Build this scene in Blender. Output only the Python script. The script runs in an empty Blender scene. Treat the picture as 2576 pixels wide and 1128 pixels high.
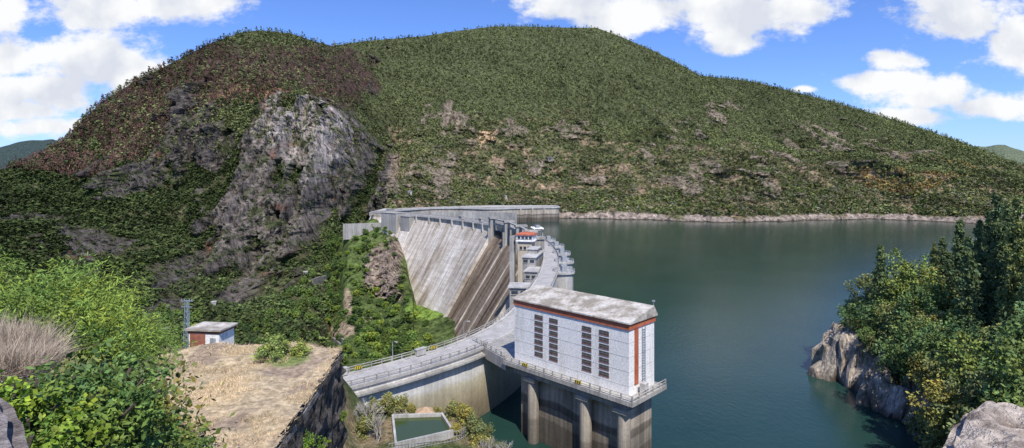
import bpy, bmesh, math, random, time
import numpy as np
from mathutils import Vector, Matrix
from mathutils.bvhtree import BVHTree
T0=time.time()
random.seed(5); rng=np.random.default_rng(7)
F=1400.;HZ=440.;EYE=56.
scene=bpy.context.scene; COL=scene.collection
# ---------------------------------------------------------------- noise
def _h(x,y,z,s):
    h=(x*374761393+y*668265263+z*1274126177+s*974711)&0xffffffff
    h=((h^(h>>13))*1274126177)&0xffffffff
    h=((h^(h>>16))*2246822519)&0xffffffff
    return ((h^(h>>15))&0xffffff)/float(0xffffff)
def vn(x,y,z=0.,s=0):
    x=np.asarray(x,float);y=np.asarray(y,float);z=np.asarray(z,float)+0*x
    xi=np.floor(x).astype(np.int64);yi=np.floor(y).astype(np.int64);zi=np.floor(z).astype(np.int64)
    fx=x-xi;fy=y-yi;fz=z-zi
    fx=fx*fx*(3-2*fx);fy=fy*fy*(3-2*fy);fz=fz*fz*(3-2*fz)
    r=0
    for a in (0,1):
        for b in (0,1):
            for c in (0,1):
                r=r+_h(xi+a,yi+b,zi+c,s)*(fx if a else 1-fx)*(fy if b else 1-fy)*(fz if c else 1-fz)
    return r*2-1
def fbm(x,y,z=0.,o=4,s=0):
    r=0;a=.5;f=1.
    for i in range(o):
        r=r+a*vn(np.asarray(x)*f,np.asarray(y)*f,np.asarray(z)*f,s+i*17);a*=.5;f*=2.03
    return r
def ridged(x,y,z=0.,o=4,s=0):
    r=0;a=.5;f=1.
    for i in range(o):
        r=r+a*(1-2*np.abs(vn(np.asarray(x)*f,np.asarray(y)*f,np.asarray(z)*f,s+i*13)));a*=.5;f*=2.1
    return r
def sst(a,b,x):
    t=np.clip((x-a)/(b-a),0,1);return t*t*(3-2*t)
# ---------------------------------------------------------------- mesh helpers
def npmesh(name,V,Fc,mats,col=None,smooth=False,midx=None):
    V=np.asarray(V,np.float32);Fc=np.asarray(Fc,np.int32)
    me=bpy.data.meshes.new(name)
    me.vertices.add(len(V));me.vertices.foreach_set('co',V.ravel())
    k=Fc.shape[1]
    me.loops.add(Fc.size);me.loops.foreach_set('vertex_index',Fc.ravel())
    me.polygons.add(len(Fc));me.polygons.foreach_set('loop_start',np.arange(0,Fc.size,k,dtype=np.int32))
    me.update(calc_edges=True)
    me.validate()
    for m in (mats if isinstance(mats,(list,tuple)) else [mats]): me.materials.append(m)
    if col is not None: setcol(me,'tint',col)
    me.polygons.foreach_set('use_smooth',np.full(len(Fc),smooth))
    return me
def setcol(me,nm,col):
    ca=me.color_attributes.new(nm,'FLOAT_COLOR','POINT');c=np.ones((len(me.vertices),4),np.float32);c[:,:3]=col;ca.data.foreach_set('color',c.ravel())
def obj(name,data,parent=None):
    o=bpy.data.objects.new(name,data);COL.objects.link(o)
    if parent is not None:
        o.parent=parent;o.matrix_parent_inverse=Matrix.Translation(-Vector(parent.location))
    return o
def top(name,label,cat,loc=(0,0,0),group=None):
    o=bpy.data.objects.new(name,None);o.empty_display_size=.5;COL.objects.link(o);o.location=loc
    o['label']=label;o['category']=cat
    if group:o['group']=group
    return o
class MB:
    def __init__(s): s.v=[];s.f=[];s.m=[]
    def add(s,V,Fs,m=0):
        n=len(s.v);s.v+= [tuple(p) for p in V];s.f+=[tuple(i+n for i in f) for f in Fs];s.m+=[m]*len(Fs)
    def box(s,c,d,rot=0.,m=0,taper=1.):
        cx,cy,cz=c;dx,dy,dz=[q/2 for q in d];co,si=math.cos(rot),math.sin(rot);V=[]
        for z in (-1,1):
            t=taper if z>0 else 1
            for x,y in((-1,-1),(1,-1),(1,1),(-1,1)):
                a=x*dx*t;b=y*dy*t;V.append((cx+a*co-b*si,cy+a*si+b*co,cz+z*dz))
        s.add(V,[(3,2,1,0),(4,5,6,7),(0,1,5,4),(1,2,6,5),(2,3,7,6),(3,0,4,7)],m)
    def beam(s,a,b,r,n=6,r2=None,m=0):
        a=Vector(a);b=Vector(b);d=(b-a)
        if d.length<1e-6:return
        d.normalize();up=Vector((0,0,1)) if abs(d.z)<.9 else Vector((1,0,0))
        x=d.cross(up).normalized();y=d.cross(x);r2=r if r2 is None else r2;V=[]
        for p,q in((a,r),(b,r2)):
            for i in range(n):
                t=2*math.pi*i/n;V.append(p+x*math.cos(t)*q+y*math.sin(t)*q)
        Fs=[(i,(i+1)%n,n+(i+1)%n,n+i) for i in range(n)]+[tuple(range(n-1,-1,-1)),tuple(range(n,2*n))]
        s.add(V,Fs,m)
    def prism(s,poly,z0,z1,m=0):
        n=len(poly)
        ar=sum(poly[i][0]*poly[(i+1)%n][1]-poly[(i+1)%n][0]*poly[i][1] for i in range(n))
        if ar<0: poly=poly[::-1]
        V=[(p[0],p[1],z0) for p in poly]+[(p[0],p[1],z1) for p in poly]
        s.add(V,[tuple(range(n-1,-1,-1)),tuple(range(n,2*n))]+[(i,(i+1)%n,n+(i+1)%n,n+i) for i in range(n)],m)
    def rail(s,P,h=1.1,step=2.2,r=.13,bars=(.55,1.05),m=0,bw=.12):
        for a,b in zip(P[:-1],P[1:]):
            a=Vector(a);b=Vector(b);d=b-a;l=d.length;rot=math.atan2(d.y,d.x)
            n=max(1,int(round(l/step)))
            for i in range(n):
                p=a+d*(i/n);s.box((p.x,p.y,p.z+h/2),(r*1.4,r*1.4,h),rot,m)
            for z in bars:
                s.beam(a+Vector((0,0,z)),b+Vector((0,0,z)),bw,4,m=m)
    def build(s,name,mats,parent=None,smooth=False):
        me=bpy.data.meshes.new(name);me.from_pydata(s.v,[],s.f)
        for m in (mats if isinstance(mats,(list,tuple)) else [mats]):me.materials.append(m)
        me.polygons.foreach_set('material_index',s.m)
        if smooth: me.polygons.foreach_set('use_smooth',[True]*len(s.f))
        me.update();return obj(name,me,parent)
# ---------------------------------------------------------------- materials
def newmat(name,rough=.85,spec=.3):
    m=bpy.data.materials.new(name);m.use_nodes=True;N=m.node_tree.nodes;L=m.node_tree.links
    b=N['Principled BSDF'];b.inputs['Roughness'].default_value=rough;b.inputs['Specular IOR Level'].default_value=spec
    return m,N,L,b
def nd(N,t,**k):
    n=N.new(t)
    for a,v in k.items(): setattr(n,a,v)
    return n
def noise(N,L,vec,scale,detail=5,rough=.6,stretch=None):
    if stretch:
        mp=nd(N,'ShaderNodeMapping');mp.inputs['Scale'].default_value=stretch;L.new(vec,mp.inputs['Vector']);vec=mp.outputs[0]
    n=nd(N,'ShaderNodeTexNoise');n.inputs['Scale'].default_value=scale;n.inputs['Detail'].default_value=detail;n.inputs['Roughness'].default_value=rough
    L.new(vec,n.inputs['Vector']);return n.outputs['Fac']
def ramp(N,L,f,stops):
    r=nd(N,'ShaderNodeValToRGB');e=r.color_ramp.elements
    while len(e)<len(stops): e.new(.5)
    for i,(p,c) in enumerate(stops):
        e[i].position=p;e[i].color=(c,c,c,1) if not hasattr(c,'__len__') else (*c,1)
    L.new(f,r.inputs['Fac']);return r.outputs['Color']
def mul(N,L,a,b,fac=1.,mode='MULTIPLY'):
    m=nd(N,'ShaderNodeMix',data_type='RGBA',blend_type=mode);m.inputs[0].default_value=fac
    for s,x in((6,a),(7,b)):
        if hasattr(x,'links'): L.new(x,m.inputs[s])
        else: m.inputs[s].default_value=(*x,1)
    return m.outputs[2]
def bump(N,L,b,h,st=.5,dist=.1):
    n=nd(N,'ShaderNodeBump');n.inputs['Strength'].default_value=st;n.inputs['Distance'].default_value=dist
    L.new(h,n.inputs['Height']);L.new(n.outputs[0],b.inputs['Normal'])
def geopos(N): return nd(N,'ShaderNodeNewGeometry').outputs['Position']
def m_two(name,c1,c2,scale=1.,rough=.85,bmp=.3,dist=.05,stretch=None,lo=.35,hi=.65,spec=.3):
    m,N,L,b=newmat(name,rough,spec);p=geopos(N)
    f=noise(N,L,p,scale,5,.65,stretch);c=ramp(N,L,f,[(lo,c1),(hi,c2)])
    f2=noise(N,L,p,scale*6,3,.7);c=mul(N,L,c,ramp(N,L,f2,[(.3,.75),(.7,1.15)]))
    L.new(c,b.inputs['Base Color']);bump(N,L,b,f2,bmp,dist);return m
def m_concrete(name,base=(.42,.40,.36),dark=.5,zstain=None,joint=True,streak=1.):
    m,N,L,b=newmat(name,.9,.2);p=geopos(N)
    f=noise(N,L,p,.08,5,.65);c=ramp(N,L,f,[(.3,tuple(x*.72 for x in base)),(.7,tuple(x*1.15 for x in base))])
    s=noise(N,L,p,1.,5,.7,(.35,.35,.025));c=mul(N,L,c,ramp(N,L,s,[(.36,dark),(.56,1.0)]),streak)
    s2=noise(N,L,p,1.,4,.6,(1.6,1.6,.06));c=mul(N,L,c,ramp(N,L,s2,[(.35,.7),(.6,1.05)]),streak)
    f2=noise(N,L,p,1.5,4,.7);c=mul(N,L,c,ramp(N,L,f2,[(.3,.82),(.7,1.1)]))
    sx=nd(N,'ShaderNodeSeparateXYZ');L.new(p,sx.inputs[0])
    if joint:
        mm=nd(N,'ShaderNodeMath',operation='MULTIPLY');mm.inputs[1].default_value=.5;L.new(sx.outputs[2],mm.inputs[0])
        fr=nd(N,'ShaderNodeMath',operation='FRACT');L.new(mm.outputs[0],fr.inputs[0])
        c=mul(N,L,c,ramp(N,L,fr.outputs[0],[(.0,.72),(.07,1.)]),.8)
    if zstain:
        w=noise(N,L,p,.05,4,.6);ad=nd(N,'ShaderNodeMath',operation='MULTIPLY_ADD');L.new(w,ad.inputs[0]);ad.inputs[1].default_value=5.;L.new(sx.outputs[2],ad.inputs[2])
        mr=nd(N,'ShaderNodeMapRange');mr.inputs[1].default_value=0;mr.inputs[2].default_value=20;L.new(ad.outputs[0],mr.inputs[0])
        c=mul(N,L,c,ramp(N,L,mr.outputs[0],zstain))
    L.new(c,b.inputs['Base Color']);bump(N,L,b,f2,.35,.08);return m
def m_damface(name,base,dark,brown,st=1.,jd=.75):
    m,N,L,b=newmat(name,.92,.15);a=nd(N,'ShaderNodeAttribute',attribute_name='suv').outputs['Vector'];p=geopos(N)
    c=ramp(N,L,noise(N,L,a,1.,5,.6,(.03,.02,1)),[(.3,tuple(x*.78 for x in base)),(.65,tuple(x*1.12 for x in base))])
    c=mul(N,L,c,ramp(N,L,noise(N,L,a,1.,6,.78,(.10,.012,1)),[(.38,dark),(.5,(.88,.84,.79)),(.58,1.05)]),st)
    c=mul(N,L,c,ramp(N,L,noise(N,L,a,1.,5,.7,(.7,.02,1)),[(.34,brown),(.52,1.)]),st)
    c=mul(N,L,c,ramp(N,L,noise(N,L,a,1.,4,.7,(.05,.35,1)),[(.35,.8),(.6,1.04)]))
    sx=nd(N,'ShaderNodeSeparateXYZ');L.new(a,sx.inputs[0])
    for o_,k,w,dk in((0,1/14.,.03,jd),(1,.5,.09,.86)):
        mm=nd(N,'ShaderNodeMath',operation='MULTIPLY');mm.inputs[1].default_value=k;L.new(sx.outputs[o_],mm.inputs[0])
        fr=nd(N,'ShaderNodeMath',operation='FRACT');L.new(mm.outputs[0],fr.inputs[0])
        c=mul(N,L,c,ramp(N,L,fr.outputs[0],[(.0,dk),(w,1.)]),.8)
    f2=noise(N,L,p,.6,5,.75);c=mul(N,L,c,ramp(N,L,f2,[(.3,.72),(.65,1.08)]))
    L.new(c,b.inputs['Base Color']);bump(N,L,b,f2,.4,.2);return m
def m_leaf(name,col,trans=0.):
    m,N,L,b=newmat(name,.65,.2)
    oi=nd(N,'ShaderNodeObjectInfo')
    a=nd(N,'ShaderNodeAttribute',attribute_name='tint')
    c=mul(N,L,a.outputs['Color'],col)
    c=mul(N,L,c,ramp(N,L,oi.outputs['Random'],[(0,(.62,.70,.8)),(.5,(1,1,1)),(1,(1.4,1.18,.85))]))
    L.new(c,b.inputs['Base Color'])
    if trans:
        t=nd(N,'ShaderNodeBsdfTranslucent');L.new(c,t.inputs[0]);mx=nd(N,'ShaderNodeMixShader');mx.inputs[0].default_value=trans
        L.new(b.outputs[0],mx.inputs[1]);L.new(t.outputs[0],mx.inputs[2]);L.new(mx.outputs[0],N['Material Output'].inputs[0])
    return m
def m_terrain(name,st=(.25,.25,.07),bs=1.,sc=1.,lo=.3,lo2=.6,hi=1.7):
    m,N,L,b=newmat(name,.95,.1);p=geopos(N)
    a=nd(N,'ShaderNodeAttribute',attribute_name='tint')
    f=noise(N,L,p,.5*sc,6,.78,st);c=mul(N,L,a.outputs['Color'],ramp(N,L,f,[(.36,lo),(.5,.95),(.66,hi)]))
    f2=noise(N,L,p,.25*sc,5,.75);c=mul(N,L,c,ramp(N,L,f2,[(.35,lo2),(.65,1.3)]))
    L.new(c,b.inputs['Base Color']);bump(N,L,b,f,bs,4./sc);return m
M_ter=m_terrain('hillside_rock_soil',(.3,.3,.09),lo=.15)
M_near=m_terrain('near_ground_soil',(1,1,.5),.8,4.,.5)
M_straw=m_terrain('dry_straw_ground',(1,1,1),.5,5.,.7,.72,1.2)
M_cliff=m_terrain('headland_granite',(1,1,.25),1.,3.,.4)
M_dam=m_damface('dam_concrete',(.72,.68,.615),(.46,.40,.33),(.62,.55,.46))
M_damup=m_concrete('dam_upstream_concrete',(.76,.745,.71),.85,[(.0,(.22,.18,.12)),(.3,(.38,.32,.21)),(.5,(.60,.52,.36)),(.62,(.78,.72,.56)),(.68,(1.,.99,.97))],False,.5)
M_chute=m_damface('spillway_stained_concrete',(.37,.295,.22),(.30,.25,.2),(.46,.39,.32),1.,.9)
M_con=m_concrete('weathered_concrete',(.46,.44,.40),.6,None,False,.8)
M_conl=m_concrete('pale_concrete',(.58,.56,.52),.65,None,False,.7)
M_tower=m_concrete('intake_tower_concrete',(.58,.50,.40),.6,[(.0,.2),(.38,.3),(.40,.5),(.50,.6),(.52,.34),(.58,.42),(.60,.95)],True,1.)
M_pier=m_concrete('pier_concrete',(.50,.44,.36),.7,[(.0,.35),(.38,.5),(.42,.8),(.6,1.)],True,.8)
M_road=m_two('road_surface',(.36,.345,.32),(.50,.48,.45),.4)
M_roof=m_two('lichen_roof',(.30,.265,.21),(.60,.56,.49),.3,bmp=.4,lo=.42,hi=.6)
M_white=m_two('white_render',(.70,.67,.61),(.90,.88,.84),.5,.7,.1,stretch=(1,1,.10),lo=.32,hi=.47)
M_red=m_two('red_paint',(.42,.115,.055),(.55,.18,.10),.5,.6,.05)
M_dred=m_two('faded_red_paint',(.30,.11,.07),(.38,.15,.10),.5,.6,.05)
M_dark=m_two('dark_opening',(.03,.028,.026),(.06,.055,.05),2)
M_tan=m_two('tan_wall',(.48,.40,.28),(.62,.53,.40),.4,stretch=(1,1,.2))
M_metal=m_two('grey_metal',(.25,.27,.29),(.4,.42,.44),2,.5)
M_dmetal=m_two('grille_metal',(.18,.175,.17),(.28,.27,.26),2,.6)
M_bluem=m_two('blue_grey_metal',(.25,.31,.38),(.38,.44,.5),2,.5)
M_yel=m_two('yellow_paint',(.6,.45,.03),(.7,.55,.06),2,.5)
M_blk=m_two('black_paint',(.02,.02,.02),(.03,.03,.03),2,.5)
M_stone=m_two('rubble_stone',(.03,.027,.024),(.2,.175,.15),1.3,.95,1.,.25,lo=.4,hi=.66)
M_stonel=m_two('grey_rubble_stone',(.14,.13,.115),(.36,.33,.30),1.4,.95,.8,.2,lo=.4,hi=.62)
M_granite=m_two('pale_granite',(.24,.19,.15),(.62,.53,.43),5,.95,1.,.04,lo=.38,hi=.62)
M_granited=m_two('dark_parapet_granite',(.12,.10,.09),(.34,.30,.27),7,.95,1.,.03,lo=.38,hi=.62)
M_bark=m_two('bark',(.05,.04,.03),(.13,.1,.075),3)
M_bleach=m_two('bleached_wood',(.3,.28,.25),(.45,.42,.38),3)
M_ochre=m_two('ochre_roof',(.42,.28,.17),(.56,.40,.26),1)
M_glass=m_two('window_dark',(.04,.05,.06),(.07,.08,.09),1,.2,0.)
M_wat,N,L,b=newmat('lake_water',.11,.35);p=geopos(N)
f=noise(N,L,p,.02,4,.6);c=ramp(N,L,f,[(.35,(.013,.041,.033)),(.65,(.021,.055,.044))]);L.new(c,b.inputs['Base Color'])
f2=noise(N,L,p,1.,5,.65,(.9,.5,1.));bump(N,L,b,f2,.6,.14);b.inputs['IOR'].default_value=1.33
M_pool,N,L,b=newmat('green_pool_water',.12,.4);b.inputs['Base Color'].default_value=(.05,.075,.02,1)
def m_attr(name):
    m,N,L,b=newmat(name,.9,.05);a=nd(N,'ShaderNodeAttribute',attribute_name='tint');L.new(a.outputs['Color'],b.inputs['Base Color']);return m
M_for=m_attr('forest_foliage')
M_grass=m_attr('dry_grass_blades')
ML_bright=m_leaf('bright_leaves',(.18,.275,.055))
ML_mid=m_leaf('mid_leaves',(.125,.205,.05))
ML_dark=m_leaf('dark_leaves',(.085,.14,.04))
ML_olive=m_leaf('olive_leaves',(.24,.26,.09))
ML_mid2=m_leaf('sunlit_mid_leaves',(.20,.28,.08))
ML_dark2=m_leaf('deep_green_leaves',(.14,.21,.065))
ML_con=m_leaf('conifer_needles',(.16,.21,.08))
ML_vine=m_leaf('vine_leaves',(.18,.30,.045),.15)
# ---------------------------------------------------------------- world
sun_dir=Vector((.15,-.56,.80)).normalized()
el=math.asin(sun_dir.z)
w=bpy.data.worlds.new('World');scene.world=w;w.use_nodes=True;N=w.node_tree.nodes;L=w.node_tree.links
bg=N['Background'];out=N['World Output']
sky=nd(N,'ShaderNodeTexSky',sky_type='NISHITA');sky.sun_disc=False;sky.sun_elevation=el;sky.sun_rotation=math.atan2(sun_dir.x,sun_dir.y)
sky.altitude=400;sky.dust_density=.5;sky.ozone_density=2.5
skc=mul(N,L,sky.outputs[0],(.66,.86,1.36))
L.new(skc,bg.inputs[0]);bg.inputs[1].default_value=.14
tc=nd(N,'ShaderNodeTexCoord');sx=nd(N,'ShaderNodeSeparateXYZ');L.new(tc.outputs['Generated'],sx.inputs[0])
def mth(op,a,b=None):
    n=nd(N,'ShaderNodeMath',operation=op)
    for i,x in enumerate((a,b)):
        if x is None: continue
        if hasattr(x,'links'):L.new(x,n.inputs[i])
        else:n.inputs[i].default_value=x
    return n.outputs[0]
yy=mth('MAXIMUM',sx.outputs[1],.05);a_=mth('DIVIDE',sx.outputs[0],yy);b_=mth('DIVIDE',sx.outputs[2],yy)
cb=nd(N,'ShaderNodeCombineXYZ');L.new(a_,cb.inputs[0]);L.new(b_,cb.inputs[1]);P=cb.outputs[0]
def vm(op,a,b):
    n=nd(N,'ShaderNodeVectorMath',operation=op);L.new(a,n.inputs[0])
    if hasattr(b,'links'):L.new(b,n.inputs[1])
    else:n.inputs[1].default_value=b
    return n
cl=[(20,150,110,60),(230,150,190,80),(330,190,120,65),(100,225,180,55),(30,275,130,35),(230,25,160,55),(460,12,150,45),(90,320,110,26),(0,30,80,60),
(1420,15,140,38),(1600,45,170,55),(1850,40,170,70),(2000,20,120,48),(1830,95,80,35),
(2420,40,150,75),(2560,120,110,80),(2240,155,70,26),(2230,205,110,32),(2340,245,140,46),(2480,270,130,34),(2300,290,110,28),(2018,225,40,10)]
Mx=None
for u,v,ru,rv in cl:
    s1=vm('SUBTRACT',P,((u-1288)/F,(HZ-v)/F,0));s2=vm('MULTIPLY',s1.outputs[0],(F/ru/1.22,F/rv/1.22,0));ln=nd(N,'ShaderNodeVectorMath',operation='LENGTH');L.new(s2.outputs[0],ln.inputs[0])
    m_=mth('SUBTRACT',1.,ln.outputs['Value']);Mx=m_ if Mx is None else mth('MAXIMUM',Mx,m_)
nz=nd(N,'ShaderNodeTexNoise');nz.inputs['Scale'].default_value=9.;nz.inputs['Detail'].default_value=7;nz.inputs['Roughness'].default_value=.63
mp=nd(N,'ShaderNodeMapping');mp.inputs['Scale'].default_value=(1,1.6,1);L.new(P,mp.inputs[0]);L.new(mp.outputs[0],nz.inputs['Vector'])
dn=mth('ADD',Mx,mth('MULTIPLY',mth('SUBTRACT',nz.outputs['Fac'],.5),2.6))
mr=nd(N,'ShaderNodeMapRange',interpolation_type='SMOOTHSTEP');L.new(dn,mr.inputs[0]);mr.inputs[1].default_value=-.05;mr.inputs[2].default_value=.5
nz2=nd(N,'ShaderNodeTexNoise');nz2.inputs['Scale'].default_value=8.;nz2.inputs['Detail'].default_value=5;mp2=nd(N,'ShaderNodeMapping');mp2.inputs['Location'].default_value=(.3,.04,2);L.new(P,mp2.inputs[0]);L.new(mp2.outputs[0],nz2.inputs['Vector'])
cc=ramp(N,L,nz2.outputs['Fac'],[(.38,(.72,.76,.85)),(.54,(.98,.99,1.))])
bg2=nd(N,'ShaderNodeBackground');L.new(cc,bg2.inputs[0]);bg2.inputs[1].default_value=1.
mxs=nd(N,'ShaderNodeMixShader');L.new(mr.outputs[0],mxs.inputs[0]);L.new(bg.outputs[0],mxs.inputs[1]);L.new(bg2.outputs[0],mxs.inputs[2]);L.new(mxs.outputs[0],out.inputs[0])
sl=bpy.data.lights.new('sun','SUN');sl.energy=4.9;sl.angle=math.radians(.5);sl.color=(1,.95,.87);so=bpy.data.objects.new('sun',sl);COL.objects.link(so)
so.rotation_euler=sun_dir.to_track_quat('Z','Y').to_euler();so.location=sun_dir*900
# ---------------------------------------------------------------- camera
cd=bpy.data.cameras.new('camera');cam=bpy.data.objects.new('camera',cd);COL.objects.link(cam);scene.camera=cam
cam.location=(0,0,EYE);cam.rotation_euler=(math.pi/2,0,0);cd.sensor_width=36;cd.lens=36*F/2576;cd.shift_y=-124/2576;cd.clip_start=.1;cd.clip_end=20000
scene.view_settings.view_transform='Standard';scene.view_settings.look='None';scene.view_settings.exposure=0
# ---------------------------------------------------------------- dam crest line
CP=np.array([(-58,92),(-46,98.5),(-36,105),(-27.3,112),(-19.5,119.5),(-12,128),(-5.6,138.5),(.2,152),(6,175),(11.2,203),(16.2,238),(19.2,280),(18,322),(11.5,370),(-3,424),(-30,479),(-71,533),(-120,578),(-150,600)],float)
def catmull(P,n=10):
    o=[]
    for i in range(len(P)-1):
        p0=P[max(i-1,0)];p1=P[i];p2=P[i+1];p3=P[min(i+2,len(P)-1)]
        for k in range(n):
            t=k/n;o.append(.5*((2*p1)+(-p0+p2)*t+(2*p0-5*p1+4*p2-p3)*t*t+(-p0+3*p1-3*p2+p3)*t**3))
    o.append(P[-1]);return np.array(o)
cr=catmull(CP,12);ds=np.r_[0,np.cumsum(np.hypot(*np.diff(cr,axis=0).T))];LEN=ds[-1]
def C(s): return np.array([np.interp(s,ds,cr[:,0]),np.interp(s,ds,cr[:,1])])
def Nn(s):
    a=C(max(s-6,0));b=C(min(s+6,LEN));t=(b-a)/np.linalg.norm(b-a);return np.array([-t[1],t[0]])
def at(s,d,z): p=C(s)+Nn(s)*d;return (p[0],p[1],z)
def sY(Y): return float(np.interp(Y,cr[:,1],ds))
def sweep(mb,prof,s0,s1,step=4.,m=0,closed=True):
    n=max(2,int((s1-s0)/step)+1);S=np.linspace(s0,s1,n);V=[];k=len(prof)
    for s in S:
        for d,z in prof: V.append(at(s,d,z))
    Fs=[]
    for i in range(n-1):
        for j in range(k if closed else k-1):
            j2=(j+1)%k;Fs.append((i*k+j,i*k+j2,(i+1)*k+j2,(i+1)*k+j))
    if closed:
        Fs.append(tuple(range(k-1,-1,-1)));Fs.append(tuple((n-1)*k+j for j in range(k)))
    mb.add(V,Fs,m);return np.array([(s,z,0.) for s in S for d,z in prof])
SL=.62
def fd(z): return 3.5+max(0,(11-z))*SL
dam=top('dam','long curved pale concrete dam with spillway and crest roadway','dam',(19,280,0))
prof=[(-3.4,-60),(-3.4,15.5),(3.5,15.5),(3.5,11)]+[(fd(z),z) for z in (0,-15,-30,-50,-70,-100)]
mb=MB();n=int(LEN/4);S=np.linspace(0,LEN,n);V=[at(s,d,z) for s in S for d,z in prof];k=len(prof);Fs=[]
for i in range(n-1):
    for j in range(k-1):
        Fs.append((i*k+j,(i+1)*k+j,(i+1)*k+j+1,i*k+j+1));mb.m.append(1 if j==0 else 0)
mb.v=V;mb.f=Fs
wall=mb.build('dam_wall',[M_dam,M_damup],dam);setcol(wall.data,'suv',np.array([(s,z,0.) for s in S for d,z in prof]))
bv=BVHTree.FromPolygons([Vector(v) for v in V],Fs)
def damhit(u,v):
    d=Vector(((u-1288)/F,1,-(v-HZ)/F)).normalized();h=bv.ray_cast(Vector((0,0,EYE)),d)
    return h[0]
mb=MB();sweep(mb,[(-3.8,15.504),(-3.8,16),(3.8,16),(3.8,15.504)],0,LEN);mb.build('roadway',M_road,dam)
for sgn in(-1,1):
    mb=MB();a,b_2=sorted((sgn*3.75,sgn*2.9));sweep(mb,[(a,16.003),(a,16.2),(b_2,16.2),(b_2,16.003)],0,LEN);mb.build('kerb',M_conl,dam)
    S=np.arange(0,LEN,5.);pts=[at(s,sgn*3.6,16.2) for s in S]
    if sgn<0:
        g0,g1=sY(135),sY(163)
        for pp_ in([p for p,s in zip(pts,S) if s<=g0],[p for p,s in zip(pts,S) if s>=g1]):
            mb=MB();mb.rail(pp_,step=2.5,r=.16,bw=.10);mb.build('railing',M_con,dam)
    else:
        mb=MB();mb.rail(pts,step=2.5,r=.16,bw=.10);mb.build('railing',M_con,dam)
mb=MB();sweep(mb,[(-4.7,14.2),(-4.7,14.6),(-3.403,14.6),(-3.403,14.2)],0,sY(134));mb.build('ledge',M_con,dam)
s=sY(462)
while s<LEN-60:
    mb=MB();p=at(s,4.4,12);nn=Nn(s);rot=math.atan2(nn[1],nn[0]);mb.box((p[0],p[1],12.2),(2.,1.2,6.4),rot);mb.build('buttress',M_conl,dam);s+=17+random.uniform(-4,4)
mb=MB();sweep(mb,[(4.7,14.6),(4.7,15.49),(3.503,15.49),(3.503,14.6)],sY(446),LEN-20);mb.build('cornice',M_conl,dam)
for s_,d_,w_,l_,z0_,z1_ in((LEN-40,6.,13,24,-6,16.9),(LEN-64,6.,9,14,-4,14.4),(LEN-26,-1,5,7,16.3,19.6),(sY(500),1.4,3.,5.,16.3,18.6),(sY(470),1.6,2.6,4.,16.3,19.)):
    mb=MB();p=at(s_,d_,0);nn=Nn(s_);mb.box((p[0],p[1],(z0_+z1_)/2),(w_,l_,z1_-z0_),math.atan2(nn[1],nn[0]));mb.box((p[0],p[1],z1_+.2),(w_+.8,l_+.8,.4),math.atan2(nn[1],nn[0]));mb.build('abutment_block' if w_>5 else 'valve_housing',M_con,dam)
# spillway
s0,s1=sY(300),sY(440)
mb=MB();pc=[(fd(z)+1.2*min(1,(11-z)/15.),z) for z in(9,4,-2,-10,-20,-35,-50,-70,-98)];suv=sweep(mb,pc,s0,s1,3.,closed=False);ch=mb.build('spillway_chute',M_chute,dam,True);setcol(ch.data,'suv',suv)
nb=4
for i in range(nb+1):
    s=s0+(s1-s0)*i/nb
    mb=MB();zz=[14,4,-6,-20,-35,-50,-70,-98];V=[];sv_=[]
    hgt_=3.2 if i in(0,nb) else 1.6
    for z in zz:
        for ds_,dh in((-.5,0),(-.5,hgt_),(.5,hgt_),(.5,0)):
            p=C(s)+Nn(s)*(fd(z)+dh*1.);t=np.array([Nn(s)[1],-Nn(s)[0]])*ds_;V.append((p[0]+t[0],p[1]+t[1],z+dh*.4));sv_.append((s+ds_*3,z,0))
    Fs=[(4*a+j,4*a+(j+1)%4,4*a+4+(j+1)%4,4*a+4+j) for a in range(len(zz)-1) for j in range(4)]+[(0,1,2,3)]
    mb.add(V,Fs);gw=mb.build('guide_wall',M_dam,dam);setcol(gw.data,'suv',np.array(sv_))
    mb=MB();nn=Nn(s);rot=math.atan2(nn[1],nn[0]);p=at(s,5.4,0)
    mb.box((p[0],p[1],12.4),(7,3.4,18),rot);mb.box((p[0],p[1],22.),(8,4.8,1.3),rot);p2=at(s,9.5,0);mb.box((p2[0],p2[1],8),(1.6,2.,12),rot)
    mb.build('pier',M_con,dam)
    if i<nb:
        sm=s+(s1-s0)/nb/2;nn=Nn(sm);rot=math.atan2(nn[1],nn[0]);p=at(sm,4.8,0);wd=(s1-s0)/nb-3.8
        mb=MB();mb.box((p[0],p[1],8),(.6,wd,9),rot)
        for q in range(5): mb.box((p[0]+nn[0]*.5,p[1]+nn[1]*.5,4.5+q*1.8),(.5,wd,.25),rot)
        mb.build('spillway_gate',M_dark,dam)
        mb=MB();p=at(sm,6.2,0);mb.box((p[0],p[1],17.6),(1.,wd,1.4),rot);mb.build('walkway_beam',M_con,dam)
        mb=MB();mb.box((p[0],p[1],21.4),(2.,wd,.8),rot);mb.build('hoist_beam',M_con,dam)
for i,Y in enumerate((232,258,284,312,340)):
    s=sY(Y);p=at(s,-6.,0);mb=MB();mb.beam((p[0],p[1],-30),(p[0],p[1],15.2),4.,20);mb.beam((p[0],p[1],15.2),(p[0],p[1],15.9),4.7,20)
    mb.build('intake_shaft',M_conl,dam)
    mb=MB();ring=[(p[0]+4.5*math.cos(a),p[1]+4.5*math.sin(a),15.9) for a in np.linspace(0,2*math.pi,15)];mb.rail(ring,step=2,r=.12,bw=.09);mb.build('shaft_railing',M_metal,dam)
    mb=MB();mb.box((p[0],p[1],17),(2.2,2.2,2.2),.3);mb.box((p[0],p[1],18.3),(2.6,1.2,.5),.3);mb.build('hoist',M_metal,dam)
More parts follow.
